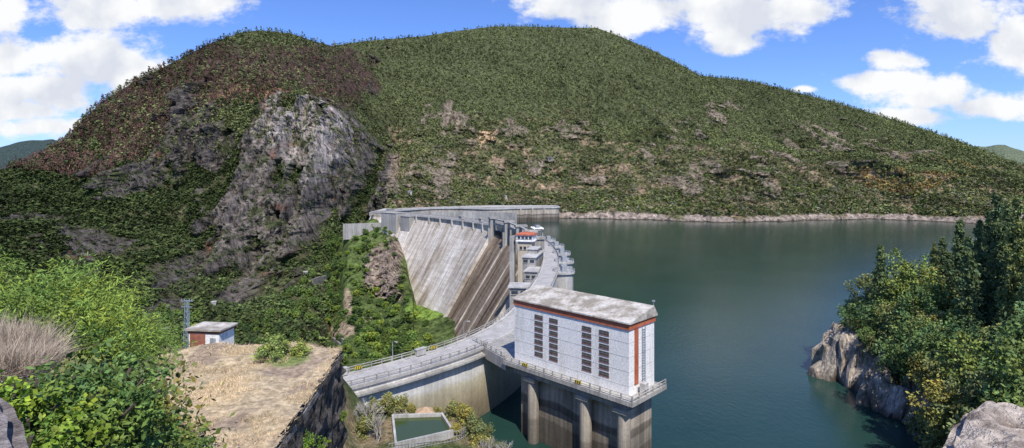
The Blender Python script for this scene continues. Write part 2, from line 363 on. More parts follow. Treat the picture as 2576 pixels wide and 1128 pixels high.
# ------------------------------------------------------------- structures on the dam
def windows_on(parent,c,dirv,nv,cols,rows,w_,h_,z0,dz,mat=M_glass,frame=M_conl):
    for cx in cols:
        for r in range(rows):
            z=z0+r*dz;p=(c[0]+dirv[0]*cx+nv[0]*.03,c[1]+dirv[1]*cx+nv[1]*.03,z);rot=math.atan2(dirv[1],dirv[0])
            mb=MB();mb.box(p,(w_,.08,h_),rot);wn=mb.build('window',mat,parent)
            mb=MB();mb.box((p[0]+nv[0]*.06,p[1]+nv[1]*.06,z-h_/2-.12),(w_+.4,.3,.2),rot);sl_=mb.build('sill',frame,wn);sl_.matrix_parent_inverse=Matrix.Identity(4)
def local(rot): return (math.cos(rot),math.sin(rot)),(math.sin(rot),-math.cos(rot))
rot=-.25;dv,nv=local(rot);cx,cy=7.5,290
ct=top('control_tower','tall tan control tower with red roof rising beside the dam spillway','tower',(cx,cy,0))
mb=MB();mb.box((cx,cy,3),(7.5,7,38),rot);mb.build('wall',M_tan,ct)
mb=MB();mb.box((cx,cy,23.4),(8.6,8,2.8),rot);mb.box((cx,cy,21.75),(9.4,8.8,.4),rot);mb.build('lookout',M_white,ct)
mb=MB();mb.box((cx,cy,25.05),(9.8,9.2,.5),rot);mb.box((cx,cy,25.7),(9.4,8.8,.8),rot,taper=.55);mb.build('roof',M_red,ct)
fc=(cx+nv[0]*3.5,cy+nv[1]*3.5);windows_on(ct,fc,dv,nv,(-2.1,0,2.1),1,1.4,1.6,18.2,2.5)
windows_on(ct,fc,dv,nv,(0,),3,1.4,2.2,2.,5.2)
fc=(cx+nv[0]*4.,cy+nv[1]*4.);windows_on(ct,fc,dv,nv,(-3.,-1.,1.,3.),1,1.5,1.3,23.6,2)
mb=MB();mb.box((cx-dv[0]*7.4,cy-dv[1]*7.4,0),(2.4,3.2,48),rot);mb.build('buttress',M_con,ct)
gb=top('gallery_building','stepped grey concrete gallery building with dark windows beside crest road','building',(9,255,16))
rot=1.35;dv,nv=local(rot);cx,cy=10,262
mb=MB();mb.box((cx,cy,8),(22,6,21),rot);mb.box((cx-.6,cy-16,4.5),(12,5.5,19),rot);mb.box((cx+.5,cy+4,19.6),(9,4.6,2.4),rot);mb.build('wall',M_con,gb)
mb=MB();mb.box((cx,cy,18.7),(23,7,.4),rot);mb.box((cx-.6,cy-16,14.2),(13,6.5,.4),rot);mb.box((cx+.5,cy+4,21.),(10,5.4,.4),rot);mb.build('roof',M_conl,gb)
e=(cx-dv[0]*11,cy-dv[1]*11);windows_on(gb,e,(-nv[0],-nv[1]),(-dv[0],-dv[1]),(-1.5,1.5),1,2.,1.4,16.9,3)
e=(cx-.6-dv[0]*6,cy-16-dv[1]*6);windows_on(gb,e,(-nv[0],-nv[1]),(-dv[0],-dv[1]),(-1.3,1.3),2,1.7,1.3,8.4,3.4)
sh=top('gate_cabin','low concrete cabin with wide dark windows on downstream ledge of dam','cabin',(2,208,8))
rot=-.1;dv,nv=local(rot);cx,cy=3.,210
mb=MB();mb.box((cx,cy,4),(7,7,20),rot);mb.build('wall',M_con,sh);mb=MB();mb.box((cx,cy,14.3),(8.4,8.4,.6),rot);mb.build('roof',M_conl,sh)
windows_on(sh,(cx+nv[0]*3.5,cy+nv[1]*3.5),dv,nv,(-1.7,1.7),1,2.4,1.3,12.2,3)
windows_on(sh,(cx+nv[0]*3.5,cy+nv[1]*3.5),dv,nv,(0,),1,4.,.8,9.2,3)
gc=top('gantry_crane','white steel gantry crane standing over far crest road of dam','crane',at(sY(345),0,16))
mb=MB();s=sY(345)
for d in(-3.,3.):
    for a in(-4,4): mb.beam(at(s+a,d,16.2),at(s+a,d*.8,22.8),.28,6)
    mb.beam(at(s-4.3,d*.9,19),at(s+4.3,d*.9,19),.22,4)
for a in(-4,4): mb.beam(at(s+a,-2.9,22),at(s+a,2.9,22),.22,4)
mb.build('leg_frame',M_conl,gc);mb=MB()
for d in(-2.6,2.6): mb.beam(at(s-6,d,23),at(s+6,d,23),.5,4)
for a in(-4,0,4): mb.beam(at(s+a,-3.4,23),at(s+a,3.4,23),.4,4)
mb.build('girder',M_white,gc);mb=MB();p=at(s,0,24);mb.box(p,(2.6,2.6,1.6),.4);mb.build('hoist',M_metal,gc)
# ------------------------------------------------------------- intake building
fx=np.array((.715,-.699));sd=np.array((.699,.715));Lc=np.array((.6,120.2));BW,BD=28.6,8.8
def B(a,b): p=Lc+fx*a+sd*b;return (float(p[0]),float(p[1]))
rot=math.atan2(fx[1],fx[0])
ib=top('intake_building','white intake building with red fascia and tall columns of louvred windows','building',(*B(BW/2,BD/2),16))
mb=MB();mb.prism([B(0,0),B(BW,0),B(BW,BD),B(0,BD)],16.004,28.1);mb.build('wall',M_white,ib)
mb=MB()
for z in(17.8,20.4,23.,25.6): mb.box((*B(BW/2,-.012),z),(BW,.03,.05),rot);mb.box((*B(BW+.012,BD/2),z),(.03,BD,.05),rot)
mb.build('panel_joint',M_conl,ib)
mb=MB();mb.prism([B(-.2,-.2),B(BW+.2,-.2),B(BW+.2,BD+.2),B(-.2,BD+.2)],27.95,29.1);mb.build('fascia',M_red,ib)
mb=MB();q=[B(-.5,-.5),B(BW+.5,-.5),B(BW+.5,BD+.5),B(-.5,BD+.5)];V=[(*p,29.1) for p in q]+[(*p,29.35) for p in q]+[(*B(-.5,BD*.9),31.2),(*B(BW+.5,BD*.9),31.2)]
mb.add(V,[(0,1,5,4),(4,5,9,8),(1,2,6,9,5),(3,0,4,8,7),(8,9,6,7),(2,3,7,6),(3,2,1,0)])
for k_ in range(1,8): mb.beam((*B(BW*k_/8,-.4),29.42),(*B(BW*k_/8,BD*.9),31.24),.06,4)
mb.build('roof',M_roof,ib)
mb=MB();mb.prism([B(BW+.003,1.8),B(BW+.1,1.8),B(BW+.1,3.1),B(BW+.003,3.1)],17.6,27.94);mb.build('red_panel',M_red,ib)
mb=MB()
for i in range(22): mb.box((*B(BW+.16,4.8),17.2+i*.48),(.12,1.,.06),rot)
for q_ in(4.3,5.3): mb.box((*B(BW+.2,q_),22.3),(.08,.08,11),rot)
mb.build('ladder',M_metal,ib)
for i,a in enumerate((6.9,10.9,19.2,23.2)):
    for r in range(7):
        z=26.5-r*1.28
        mb=MB();mb.box((*B(a,-.03),z),(2.2,.06,.74),rot,0)
        for q_ in range(7): mb.box((*B(a-.93+q_*.31,-.09),z),(.06,.05,.70),rot,1)
        mb.box((*B(a,-.09),z),(2.2,.04,.05),rot,1)
        wn=mb.build('window',[M_blk,M_dmetal],ib)
        mb=MB();mb.box((*B(a,-.05),z-.45),(2.3,.09,.13),rot);s_=mb.build('sill',M_dred,wn);s_.matrix_parent_inverse=Matrix.Identity(4)
mb=MB();deck=[B(-1.6,-2.),B(BW+2.,-2.),B(BW+2.,BD+1.2),B(-1.6,BD+1.2)];mb.prism(deck,15.2,16.0)
mb.prism([B(-1.61,-1.2),(-9.9,134.6),(-3.5,150),(4.6,166),B(2,BD+1.21),B(-1.61,BD+1.1)],13.6,15.995);mb.build('deck',M_con,ib)
mb=MB();mb.rail([(*B(BW+1.85,BD+1.),16),(*B(BW+1.85,-1.85),16),(*B(-1.45,-1.85),16),(*B(-1.5,-1.0),16),(-9.6,134.5,16)],step=2.2,r=.15,bw=.09);mb.build('railing',M_con,ib)
mb=MB();mb.prism([B(.8,1.2),B(BW-.4,1.2),B(BW-.4,BD-.3),B(.8,BD-.3)],-30,15.19);mb.build('shaft_wall',M_tower,ib)
mb=MB();mb.box((*B(BW/2,.0),14.4),(BW-.6,1.2,1.5),rot);mb.build('deck_beam',M_con,ib)
for a in(5.2,18.8,BW-1.2):
    mb=MB();p=B(a,.2);mb.beam((*p,-30),(*p,13.1),1.2,18);mb.box((*p,13.3),(3.,2.8,.7),rot);mb.build('pier',M_pier,ib,False)
mb=MB();mb.box((*B(BW+1.2,3.2),17.),(1.0,1.4,2.),rot);mb.build('cabinet',M_conl,ib)
mb=MB();mb.beam((*B(BW+.1,BD-.4),29.4),(*B(BW+.1,BD-.4),32.),.07,5);mb.box((*B(BW+.1,BD-.4),31.9),(.5,.3,.3),rot);mb.build('mast',M_metal,ib)
def hazard(c,dirv,h=.6,wd=1.5):
    o=top('hazard_board','yellow and black striped hazard board fixed to concrete railing','hazard board',c,'hazard boards on the railings')
    rt=math.atan2(dirv[1],dirv[0]);mb=MB();mb.box(c,(wd,.1,h),rt,0);n_=(math.sin(rt),-math.cos(rt))
    for k_ in range(3):
        x=-wd/2+.05+k_*.48;a=(c[0]+math.cos(rt)*x+n_[0]*.054,c[1]+math.sin(rt)*x+n_[1]*.054);b2=(a[0]+math.cos(rt)*.22,a[1]+math.sin(rt)*.22);sh_=.22
        V=[(a[0],a[1],c[2]-h/2),(b2[0],b2[1],c[2]-h/2),(b2[0]+math.cos(rt)*sh_,b2[1]+math.sin(rt)*sh_,c[2]+h/2),(a[0]+math.cos(rt)*sh_,a[1]+math.sin(rt)*sh_,c[2]+h/2)]
        mb.add(V,[(0,1,2,3)],1)
    mb.build('board',[M_yel,M_blk],o)
for a in(4.8,18.6): hazard((*B(a,-2.0),16.6),fx)
for s in(sY(110.5),sY(124),):
    t=Nn(s);p=at(s,3.3,16.85);hazard(p,(t[1],-t[0]))
for s in(sY(108),sY(121)):
    o=top('concrete_block','squat pale concrete block against the crest railing','block',at(s,3.4,16),'concrete blocks on dam crest');mb=MB();p=at(s,3.,16.85);nn=Nn(s);mb.box(p,(.9,2.4,1.3),math.atan2(nn[1],nn[0]));mb.box((p[0],p[1],17.58),(1.1,2.7,.16),math.atan2(nn[1],nn[0]));mb.build('body',M_conl,o)
def lamp(x,y,z,h,ang):
    o=top('street_lamp','slender grey street lamp on edge of the dam crest','street lamp',(x,y,z),'street lamps along the dam');mb=MB();mb.beam((x,y,z),(x,y,z+h),.09,6,.06);mb.beam((x,y,z+h),(x+math.cos(ang)*1.2,y+math.sin(ang)*1.2,z+h+.3),.05,5);mb.build('pole',M_metal,o)
    mb=MB();mb.box((x+math.cos(ang)*1.4,y+math.sin(ang)*1.4,z+h+.3),(.7,.3,.18),ang);mb.build('lamp_head',M_conl,o)
for Y,d in((116,3.55),(133,3.55),(170,-3.55),(215,-3.55),(250,-3.55),(300,-3.55),(345,-3.55),(390,-3.55)):
    p=at(sY(Y),d,16.17);nn=Nn(sY(Y))*(-1 if d>0 else 1);lamp(p[0],p[1],p[2],4.2,math.atan2(nn[1],nn[0]))
# ------------------------------------------------------------- far side-channel wall
sc=top('side_spillway','curving stained concrete side spillway wall standing in lake beside far abutment','spillway',(0,655,0))
path=catmull(np.array([(54,690),(53,668),(20,660),(-6,646),(-26,640),(-48,650),(-75,655),(-105,640),(-128,605)],float),6)
def strip(path,w_,z0,z1):
    mb=MB();V=[]
    for i in range(len(path)):
        a=path[max(i-1,0)];b2=path[min(i+1,len(path)-1)];t=(b2-a)/np.linalg.norm(b2-a);n_=np.array((-t[1],t[0]))
        for d in(-w_/2,w_/2):
            for z in(z0,z1): V.append((*(path[i]+n_*d),z))
    n=len(path);Fs=[]
    for i in range(n-1):
        a=4*i;b2=a+4;Fs+=[(a,b2,b2+1,a+1),(a+1,b2+1,b2+3,a+3),(a+3,b2+3,b2+2,a+2)]
    Fs+=[(0,1,3,2),(4*n-4,4*n-2,4*n-1,4*n-3)];mb.add(V,Fs);return mb
strip(path,3.,-20,16).build('wall',M_tower,sc);strip(path,5.,16.01,17.4).build('coping',M_conl,sc)
mb=MB();mb.rail([(*p,17.4) for p in path[::2]],step=4,r=.25,bw=.15);mb.build('railing',M_con,sc)
path2=catmull(np.array([(-128,592),(-95,610),(-60,622),(-20,612),(5,600)],float),5);strip(path2,2.,-10,15).build('inner_wall',M_con,sc)
mb=MB();mb.prism([(-150,585),(-135,640),(-60,668),(50,690),(60,720),(-150,720)],13,16.5);mb.build('apron',M_conl,sc)
for i,x in enumerate((10,24,38)):
    mb=MB();y=np.interp(x,[-6,20,53],[646,660,668])-2;mb.box((x,y,8),(2.,2.5,16.8),.2);mb.build('buttress',M_tower,sc)
# ---------------------------------------------------------------- terrain
U0,U1,DU=-200,2800,3.2
US=np.arange(U0,U1+1,DU)
RU=[-260,0,100,170,210,260,340,430,520,600,650,730,790,835,920,1060,1150,1240,1330,1430,1500,1560,1640,1700,1760,1860,1900,1960,2060,2180,2300,2400,2450,2500,2576,2860]
RV=[470,436,395,350,300,255,205,160,113,84,76,84,104,116,103,92,78,67,67,70,70,92,126,156,190,202,207,222,247,282,317,352,372,392,440,480]
K={-260:([450,520,600,680,760,840,920,1000],[450,420,380,340,300,260,220,190]),
0:([430,480,540,620,700,800,900,980],[520,480,430,380,330,280,230,200]),
200:([300,380,470,560,660,760,880,960],[640,590,540,490,420,340,270,230]),
400:([162,250,340,460,580,700,860,960],[760,680,620,580,520,430,300,250]),
640:([70,190,250,400,560,710,860,960],[900,740,660,620,575,520,350,270]),
760:([90,200,250,400,560,690,860,960],[930,780,690,650,600,530,350,280]),
860:([100,230,290,420,540,660,870,960],[1060,820,720,680,650,600,480,430]),
940:([88,240,340,440,535,660,870,960],[1180,920,790,720,670,630,560,520]),
990:([83,230,330,430,510,566,617,668],[1210,980,860,750,660,640,625,610]),
1100:([75,200,320,420,500,566,617,668],[1270,1020,880,770,700,670,650,630]),
1390:([60,180,300,400,480,526,548,620],[1400,1180,1000,870,790,742,725,690]),
1850:([195,270,340,410,480,534,560,620],[1350,1150,980,850,745,680,653,630]),
2200:([280,330,380,430,485,530,551,620],[1250,1080,940,830,750,718,705,660]),
2410:([345,385,425,465,505,536,560,620],[1150,1000,880,780,720,672,653,620]),
2600:([440,455,470,490,510,530,560,620],[900,850,800,760,720,680,650,620]),
2860:([470,480,490,500,515,535,565,620],[800,760,730,700,670,650,630,600])}
ks=sorted(K);kv=np.array([K[k][0] for k in ks],float);ky=np.array([K[k][1] for k in ks],float)
cv=np.array([np.interp(US,ks,kv[:,j]) for j in range(8)]).T;cy_=np.array([np.interp(US,ks,ky[:,j]) for j in range(8)]).T
cv[:,0]=np.interp(US,RU,RV)
cz=EYE-(cv-HZ)/F*cy_
kn=np.array([0,.13,.24,.42,.60,.76,.87,1.]);NR=480;fr=np.linspace(0,1,NR)
G=np.zeros((len(US),NR+12,3))
for i,u in enumerate(US):
    Y=np.interp(fr,kn,cy_[i]);Z=np.interp(fr,kn,cz[i])
    yb=cy_[i,0]+np.linspace(300,20,12);zb=cz[i,0]-(np.linspace(300,20,12)/300)**1.3*110
    Y=np.r_[yb,Y];Z=np.r_[zb,Z];G[i,:,1]=Y;G[i,:,2]=Z;G[i,:,0]=(u-1288)/F*Y
UU=np.repeat(US[:,None],NR+12,1);X,Y,Z=G[...,0],G[...,1],G[...,2]
VV=HZ+F*(EYE-Z)/Y
def ell(U,V,u,v,a,b): return 1-np.sqrt(((U-u)/a)**2+((V-v)/b)**2)
nz1=fbm(X/60,Y/60,Z/60,4,3);nz2_=fbm(X/18,Y/18,Z/18,4,9);nzv=fbm(X/18,Y/120,Z/150,4,13)
rk=np.full(X.shape,-9.)
for e in [(745,355,195,135),(650,560,150,195),(550,390,160,125),(380,440,120,55),(230,640,80,65),(450,690,70,65),(880,460,120,165),(770,560,115,125),(560,660,60,90),(610,720,80,55),(100,560,80,30)]:
    rk=np.maximum(rk,ell(UU,VV,*e))
rockL=np.clip((rk*1.25+.08+nz1*.4+nzv*2.1+nz2_*.9)*2.8,0,1)*(UU<1005)
rk2=np.full(X.shape,-9.)
for e in [(1100,440,60,70),(940,130,35,45),(1820,280,40,50),(1740,345,100,35),(2080,370,110,65),(1640,360,30,60),(1750,460,80,45),(1230,340,90,40),(1130,300,120,40),(1450,330,70,25),(1920,420,90,45),(2250,400,90,35),(2560,410,80,40),(1080,470,80,60),(1900,490,150,26),(1330,420,90,35),(1500,450,70,30)]:
    rk2=np.maximum(rk2,ell(UU,VV,*e))
rockR=np.clip((np.maximum(rk2,-.6)*.9+nz1*1.+nzv*1.6+nz2_*1.6-.34)*3.,0,1)*(UU>=930)*sst(-.5,.1,rk2)
rock=np.maximum(rockL,rockR)
shore=sst(8.,4.5,Z+nz2_*8+nz1*5)*(UU>1000)
rock=np.maximum(rock,shore*.8)
burn=np.clip(np.maximum.reduce([ell(UU,VV,640,190,360,80),ell(UU,VV,830,205,115,95),ell(UU,VV,300,280,270,120),ell(UU,VV,150,400,160,50)])*2.4+nz1*2.0+nz2_*1.0+.3,0,1)*(UU<960)*sst(85,135,VV+np.abs(UU-690)*.22)
wr=np.sin(np.clip(np.r_[np.zeros(12),fr],0,1)*math.pi)**.5
Z2=Z+(nz1*12+fbm(X/200,Y/200,0,3,5)*20)*wr*sst(12,60,np.abs(Z)+ (UU<960)*60)
leftm=(UU<1000)
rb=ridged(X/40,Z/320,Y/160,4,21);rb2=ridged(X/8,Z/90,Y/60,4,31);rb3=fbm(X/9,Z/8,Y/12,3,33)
qs=fbm(X/15,Z/100,Y/60,3,35)*6;qs=(np.floor(qs)+sst(.6,1.,qs-np.floor(qs)))/6
gul=ridged(X/150+nz1*.3,Z/500,0,3,53)
Yd=Y-((rb*38+qs*32)*leftm+rb*8*~leftm+rb2*10+rb3*8*leftm)*np.clip(rock*1.2,0,1)*np.where(shore>.1,.3,1)-leftm*ridged(X/90,Z/260,0,3,51)*22*wr-(~leftm)*gul*70*wr*sst(12,60,Z)*sst(1000,1100,UU)
sh2=fbm(X/25,Y*0,0,4,77)*16+ridged(X/9,0*Y,0,3,78)*6
inn=(UU>1395)*sst(14,4,Z);Yd=Yd-sh2*inn
Xd=X+ nz2_*3*rock
G=np.stack([Xd,Yd,Z2],-1)
def mixc(a,b,t): return a*(1-t[...,None])+np.array(b)*t[...,None]
nc=fbm(X/35,Y/35,Z/35,4,61)
c=np.zeros(X.shape+(3,))+np.array((.095,.108,.048))
lowT=np.interp(UU,[0,900,960,1300,1700,2100,2400,2860],[380,380,330,310,350,400,440,460])
low=sst(-30,60,VV-lowT+nc*110)
c=mixc(c,(.165,.16,.075),low*.8)
dry=np.clip(fbm(X/22,Y/22,Z/22,4,63)*3.4+.05,0,1)*low
c=mixc(c,(.32,.23,.15),dry*.9*(UU>960)+dry*.4*(UU<=960))
c=mixc(c,(.08,.088,.04),(UU<950)*sst(400,460,VV)*.8)
c=mixc(c,(.078,.05,.041),burn*.95)  # charred brown, darkened further to carry cloud shade in the colour
c=mixc(c,(.33,.18,.125),np.clip(ell(UU,VV,660,238,170,24)*3+nz2_*1.8,0,1)*(UU<960))
rc=np.zeros(X.shape+(3,))+np.array((.125,.108,.094));rc=mixc(rc,(.40,.345,.305),np.clip(ell(UU,VV,770,330,110,130)*2.2+nz2_*1.6+nzv*2,0,1))  # dark rock paints in cloud shade; pale patch paints in sunlight
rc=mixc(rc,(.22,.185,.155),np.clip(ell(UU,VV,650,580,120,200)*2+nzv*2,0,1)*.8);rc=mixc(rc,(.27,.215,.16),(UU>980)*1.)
rc=mixc(rc,(.028,.024,.021),np.clip(-rb2*3.5+.0,0,1)*.9*(UU<1000))  # painted occlusion: rock colour darkened in the ridge-noise crevices
rc=mixc(rc,(.075,.09,.035),np.clip(fbm(X/9,Y/20,Z/12,4,66)*3-.25,0,1)*.9)
rc=mixc(rc,(.26,.11,.06),np.clip(fbm(X/14,Y/20,Z/14,3,67)*4-1.2,0,1)*(UU<960)*.6)
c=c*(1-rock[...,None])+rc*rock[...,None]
c=mixc(c,(.55,.38,.22),np.clip(ell(UU,VV,1225,345,28,20)*3+nz2_*1.5,0,1))
c=mixc(c,(.38,.31,.25),shore)
c=mixc(c,(.10,.08,.055),shore*sst(1.4,.2,Z))
ni,nj=X.shape
def gridfaces(ni,nj,flip=False):
    i=np.arange(ni-1)[:,None]*nj;j=np.arange(nj-1)[None,:];a=(i+j).ravel();f=np.stack([a,a+1,a+nj+1,a+nj],1)
    return f[:,::-1] if flip else f
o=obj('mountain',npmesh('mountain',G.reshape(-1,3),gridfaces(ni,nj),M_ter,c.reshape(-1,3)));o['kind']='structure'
HU=np.arange(760,1146,3.);vt=np.interp(HU,[760,830,880,930,960,985,1005,1022,1032,1048,1105,1145],[690,620,585,565,548,565,600,650,710,762,782,800])
HN=150;H=np.zeros((len(HU),HN,3))
for i,u in enumerate(HU):
    if u>=962:
        h=damhit(u,vt[i]);Yt=h.y+5 if h else 560
    else: Yt=np.interp(u,[760,962],[560,590])
    v=np.r_[vt[i]-12,np.linspace(vt[i],970,HN-1)]
    vk=[vt[i],max(vt[i]+10,740),max(vt[i]+20,870),970]
    ym=max(440,Yt-95) if u<1040 else Yt-15
    yk=[Yt,min(Yt-8,ym),375,270]
    Yc=np.interp(v,vk,yk);Yc[0]=Yt+8
    Yc=Yc+float(sst(885,765,u))*(130+fbm(v/45.,v*0+u/45.,0,3,88)*110)*(u<885)
    H[i,:,1]=Yc;H[i,:,0]=(u-1288)/F*Yc;H[i,:,2]=EYE-(v-HZ)/F*Yc
hx,hy,hz=H[...,0],H[...,1],H[...,2];HUU=np.repeat(HU[:,None],HN,1);HV=HZ+F*(EYE-hz)/hy
hn=fbm(hx/12,hy/12,hz/12,4,81)
hr=np.clip((np.maximum.reduce([ell(HUU,HV,968,680,52,72),ell(HUU,HV,1000,620,30,40)])+hn*.6)*4,0,1)
ed=sst(0,12,np.arange(HN))[None,:]
H[...,1]-=hr*(ridged(hx/8,hz/22,hy/12,4,83)*12+10)*ed;H[...,2]+=hn*3*ed
hc=np.zeros(hx.shape+(3,))+np.array((.12,.165,.05));hc=mixc(hc,(.08,.09,.04),sst(880,800,HUU)*.8)
hc=mixc(hc,(.44,.34,.23),np.clip(np.maximum.reduce([ell(HUU,HV,845,828,58,28),ell(HUU,HV,876,770,13,45),ell(HUU,HV,985,748,40,14),ell(HUU,HV,925,800,22,10)])*4+hn*2-.2,0,1))
hc=mixc(hc,(.24,.36,.07),np.clip(ell(HUU,HV,1065,785,60,25)*4+hn,0,1));hc=mixc(hc,(.33,.26,.20),hr)
o=obj('hillside',npmesh('hillside',H.reshape(-1,3),gridfaces(len(HU),HN),M_ter,hc.reshape(-1,3)));o['kind']='structure'
def farhill(us,vs,Y,col,seed,name='distant_hill'):
    uu=np.arange(us[0],us[-1],12.);vv=np.interp(uu,us,vs)+fbm(uu/60,uu*0,0,4,seed)*10;R=40;A=np.zeros((len(uu),R,3))
    for j in range(R):
        t=j/(R-1);Yj=Y*(1-.35*t);v=vv+(470-vv)*t;A[:,j,0]=(uu-1288)/F*Yj;A[:,j,1]=Yj;A[:,j,2]=EYE-(v-HZ)/F*Yj
    A[...,2]+=fbm(A[...,0]/120,A[...,1]/120,0,4,seed)*25*np.sin(np.linspace(0,3.14,R))[None,:]
    cc=np.zeros(A.shape)+np.array(col);o=obj(name,npmesh(name,A.reshape(-1,3),gridfaces(len(uu),R),M_ter,cc.reshape(-1,3)));o['kind']='structure'
farhill([-900,-200,0,60,130,200,320],[400,380,372,355,350,368,420],2600,(.055,.08,.07),5)  # bluish tint puts distance haze into the hill colour
farhill([2300,2400,2450,2530,2600,2900,3600],[420,378,366,366,380,400,430],2600,(.15,.18,.11),9)
n=40;gx=np.linspace(-9000,9000,n);A=np.zeros((n,n,3));A[...,0]=gx[:,None];A[...,1]=gx[None,:]+3000;A[...,2]=-101
o=obj('ground',npmesh('ground',A.reshape(-1,3),gridfaces(n,n,True),M_ter,np.zeros((n*n,3))+np.array((.05,.06,.03))));o['kind']='structure'
mb=MB();poly=[tuple(p) for p in cr[6::4]]+[(-160,620),(-160,900),(2600,1300),(2600,-80),(-40,-80),(-40,60)]
V=[(p[0],p[1],0) for p in poly];mb.add(V,[tuple(range(len(V)))]);o=mb.build('water',M_wat)
me=o.data
bm=bmesh.new();bm.from_mesh(me);bmesh.ops.triangulate(bm,faces=bm.faces[:],ngon_method='EAR_CLIP')
for f_ in bm.faces:
    if f_.normal.z<0:f_.normal_flip()
bm.to_mesh(me);bm.free();o['kind']='structure'
# near ground
gx=np.arange(-150,84,.8);gy=np.arange(-14,128,.8);X_,Y_=np.meshgrid(gx,gy,indexing='ij')
def nearz(X_,Y_):
    zl=np.maximum(54-.62*np.maximum(Y_,-3),31.5+np.clip((-X_-28)*.4,0,9)*(1-sst(44,58,Y_))-sst(45,75,Y_)*1.2)
    zl=zl-np.maximum(0,Y_-83)*(1.1+sst(-40,-60,X_)*.8)-np.maximum(0,-X_-60)*.1
    ex=-7.8+(87.-Y_)*.62
    zt=18.5-np.maximum(0,X_-ex)*3.2-np.maximum(0,Y_-87.5)*3.2
    zr=np.maximum(54.2-.82*np.maximum(Y_,0),zt)
    t=sst(-29,-21,X_);z=zl*(1-t)+zr*t
    return np.maximum(z,-25)
flat=((X_<0)&(X_>-22)&(Y_>66)&(Y_<87)).astype(float)
gz=nearz(X_,Y_)+fbm(X_/5,Y_/5,0,4,91)*1.6*(1-.9*flat)*sst(3,9,np.hypot(X_,Y_))
gc_=np.zeros(X_.shape+(3,))+np.array((.11,.14,.05));gc_=mixc(gc_,(.36,.28,.17),np.clip(fbm(X_/8,Y_/8,0,4,93)*3,0,1))
o=obj('near_ground',npmesh('near_ground',np.stack([X_,Y_,gz],-1).reshape(-1,3),gridfaces(len(gx),len(gy),True),M_near,gc_.reshape(-1,3)));o['kind']='structure'
# headland
PX=np.arange(70,330,.9);PY=np.concatenate([np.arange(20,100,2.),np.arange(100,260,.8)]);px,py=np.meshgrid(PX,PY,indexing='ij')
xs=np.interp(py,[20,95,112,122,132,142,150,158,164,172,185,205,240,260],[62,76,84,89,85,87,84,83,89,103,130,172,260,330])+ridged(py/9,py*0,0,3,101)*5
d=px-xs
pz=-8+sst(-3,4.,d)*(14.+fbm(px/9,py/9,0,3,103)*6)+np.clip(d,0,60)*.5+ridged(px/4,py/4,0,4,105)*3.4*sst(-3,0,d)*sst(30,8,d)+fbm(px/12,py/12,0,4,107)*2
st_=2.2;q=pz/st_;fq=q-np.floor(q);pzb=(np.floor(q)+sst(.45,.6,fq))*st_;wt=sst(28,12,d);pz=pz*(1-wt)+pzb*wt
def blocky(x,k): q=x*k;return (np.floor(q)+sst(.85,1.,q-np.floor(q)))/k
px2=px+blocky(fbm(py/2.5,pz/6,px/3,3,109)*2.8,1.6)*sst(-2,1,d)*wt;py2=py+blocky(fbm(px/2.5,pz/6,py/3,3,111)*2.6,1.6)*wt
pc_=np.zeros(px.shape+(3,))+np.array((.78,.66,.53));pc_=mixc(pc_,(.17,.17,.08),sst(4,12,d+fbm(px/6,py/6,0,4,113)*16));pc_=mixc(pc_,(.18,.14,.10),sst(1.4,.2,pz))
pc_=mixc(pc_,(.36,.29,.23),np.clip(fbm(px/4,py/4,pz/4,3,115)*3,0,1)*.6)
o=obj('rocky_headland',npmesh('rocky_headland',np.stack([px2,py2,pz],-1).reshape(-1,3),gridfaces(len(PX),len(PY),True),M_cliff,pc_.reshape(-1,3)));o['kind']='structure'
def promz(x,y):
    i=int(np.argmin(np.abs(PX-x)));j=int(np.argmin(np.abs(PY-y)));return float(pz[i,j])
def nearh(x,y): return float(nearz(np.array(x,float),np.array(y,float)))
# ---------------------------------------------------------------- stuff forest
def mini(n,kind,r):
    V=[]
    for i in range(n):
        if kind=='pine':
            h=r.uniform(.15,1.);rad=(1-h)*.36+.05;a=r.uniform(0,6.28);c0=np.array([math.cos(a)*rad*r.uniform(.4,1),math.sin(a)*rad*r.uniform(.4,1),h]);s=.22
        elif kind=='dead':
            h=r.uniform(.1,1);c0=np.array([r.normal()*.07,r.normal()*.07,h]);s=.13
        else:
            v=r.normal(size=3);v/=np.linalg.norm(v);v[2]=abs(v[2]);c0=v*np.array([.5,.5,.75])*r.uniform(.7,1);s=.29
        q=r.normal(size=(3,3));q-=q.mean(0);q*=s/np.linalg.norm(q,axis=1)[:,None]
        if kind=='dead': q[:,:2]*=.6;q[:,2]*=1.5
        else: q[:,2]*=.6
        V.append(c0+q)
    return np.array(V)
r0=np.random.default_rng(3)
TM={k:[mini(n,k,r0) for _ in range(6)] for k,n in(('pine',12),('dead',8),('shrub',13))}
def scatter(name,pos,size,col,kind):
    n=len(pos)
    if n==0:return
    tv=np.array(TM[kind]);idx=rng.integers(0,6,n);T=tv[idx]
    a=rng.uniform(0,6.28,n);co,si=np.cos(a)[:,None,None],np.sin(a)[:,None,None]
    x=T[...,0]*co-T[...,1]*si;y=T[...,0]*si+T[...,1]*co;T=np.stack([x,y,T[...,2]],-1)*size[:,None,None,None]+pos[:,None,None,:]
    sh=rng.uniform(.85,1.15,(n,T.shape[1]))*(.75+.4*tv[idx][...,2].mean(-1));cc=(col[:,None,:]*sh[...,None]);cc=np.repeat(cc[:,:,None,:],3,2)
    V=T.reshape(-1,3);o=obj(name,npmesh(name,V,np.arange(len(V)).reshape(-1,3),M_for,cc.reshape(-1,3)));o['kind']='stuff';return o
NS=145000
si_=rng.integers(0,ni-1,NS);sj=rng.integers(10,nj-1,NS)
pos=G[si_,sj]+0.;pos+= (G[si_+1,sj]-G[si_,sj])*rng.random((NS,1))
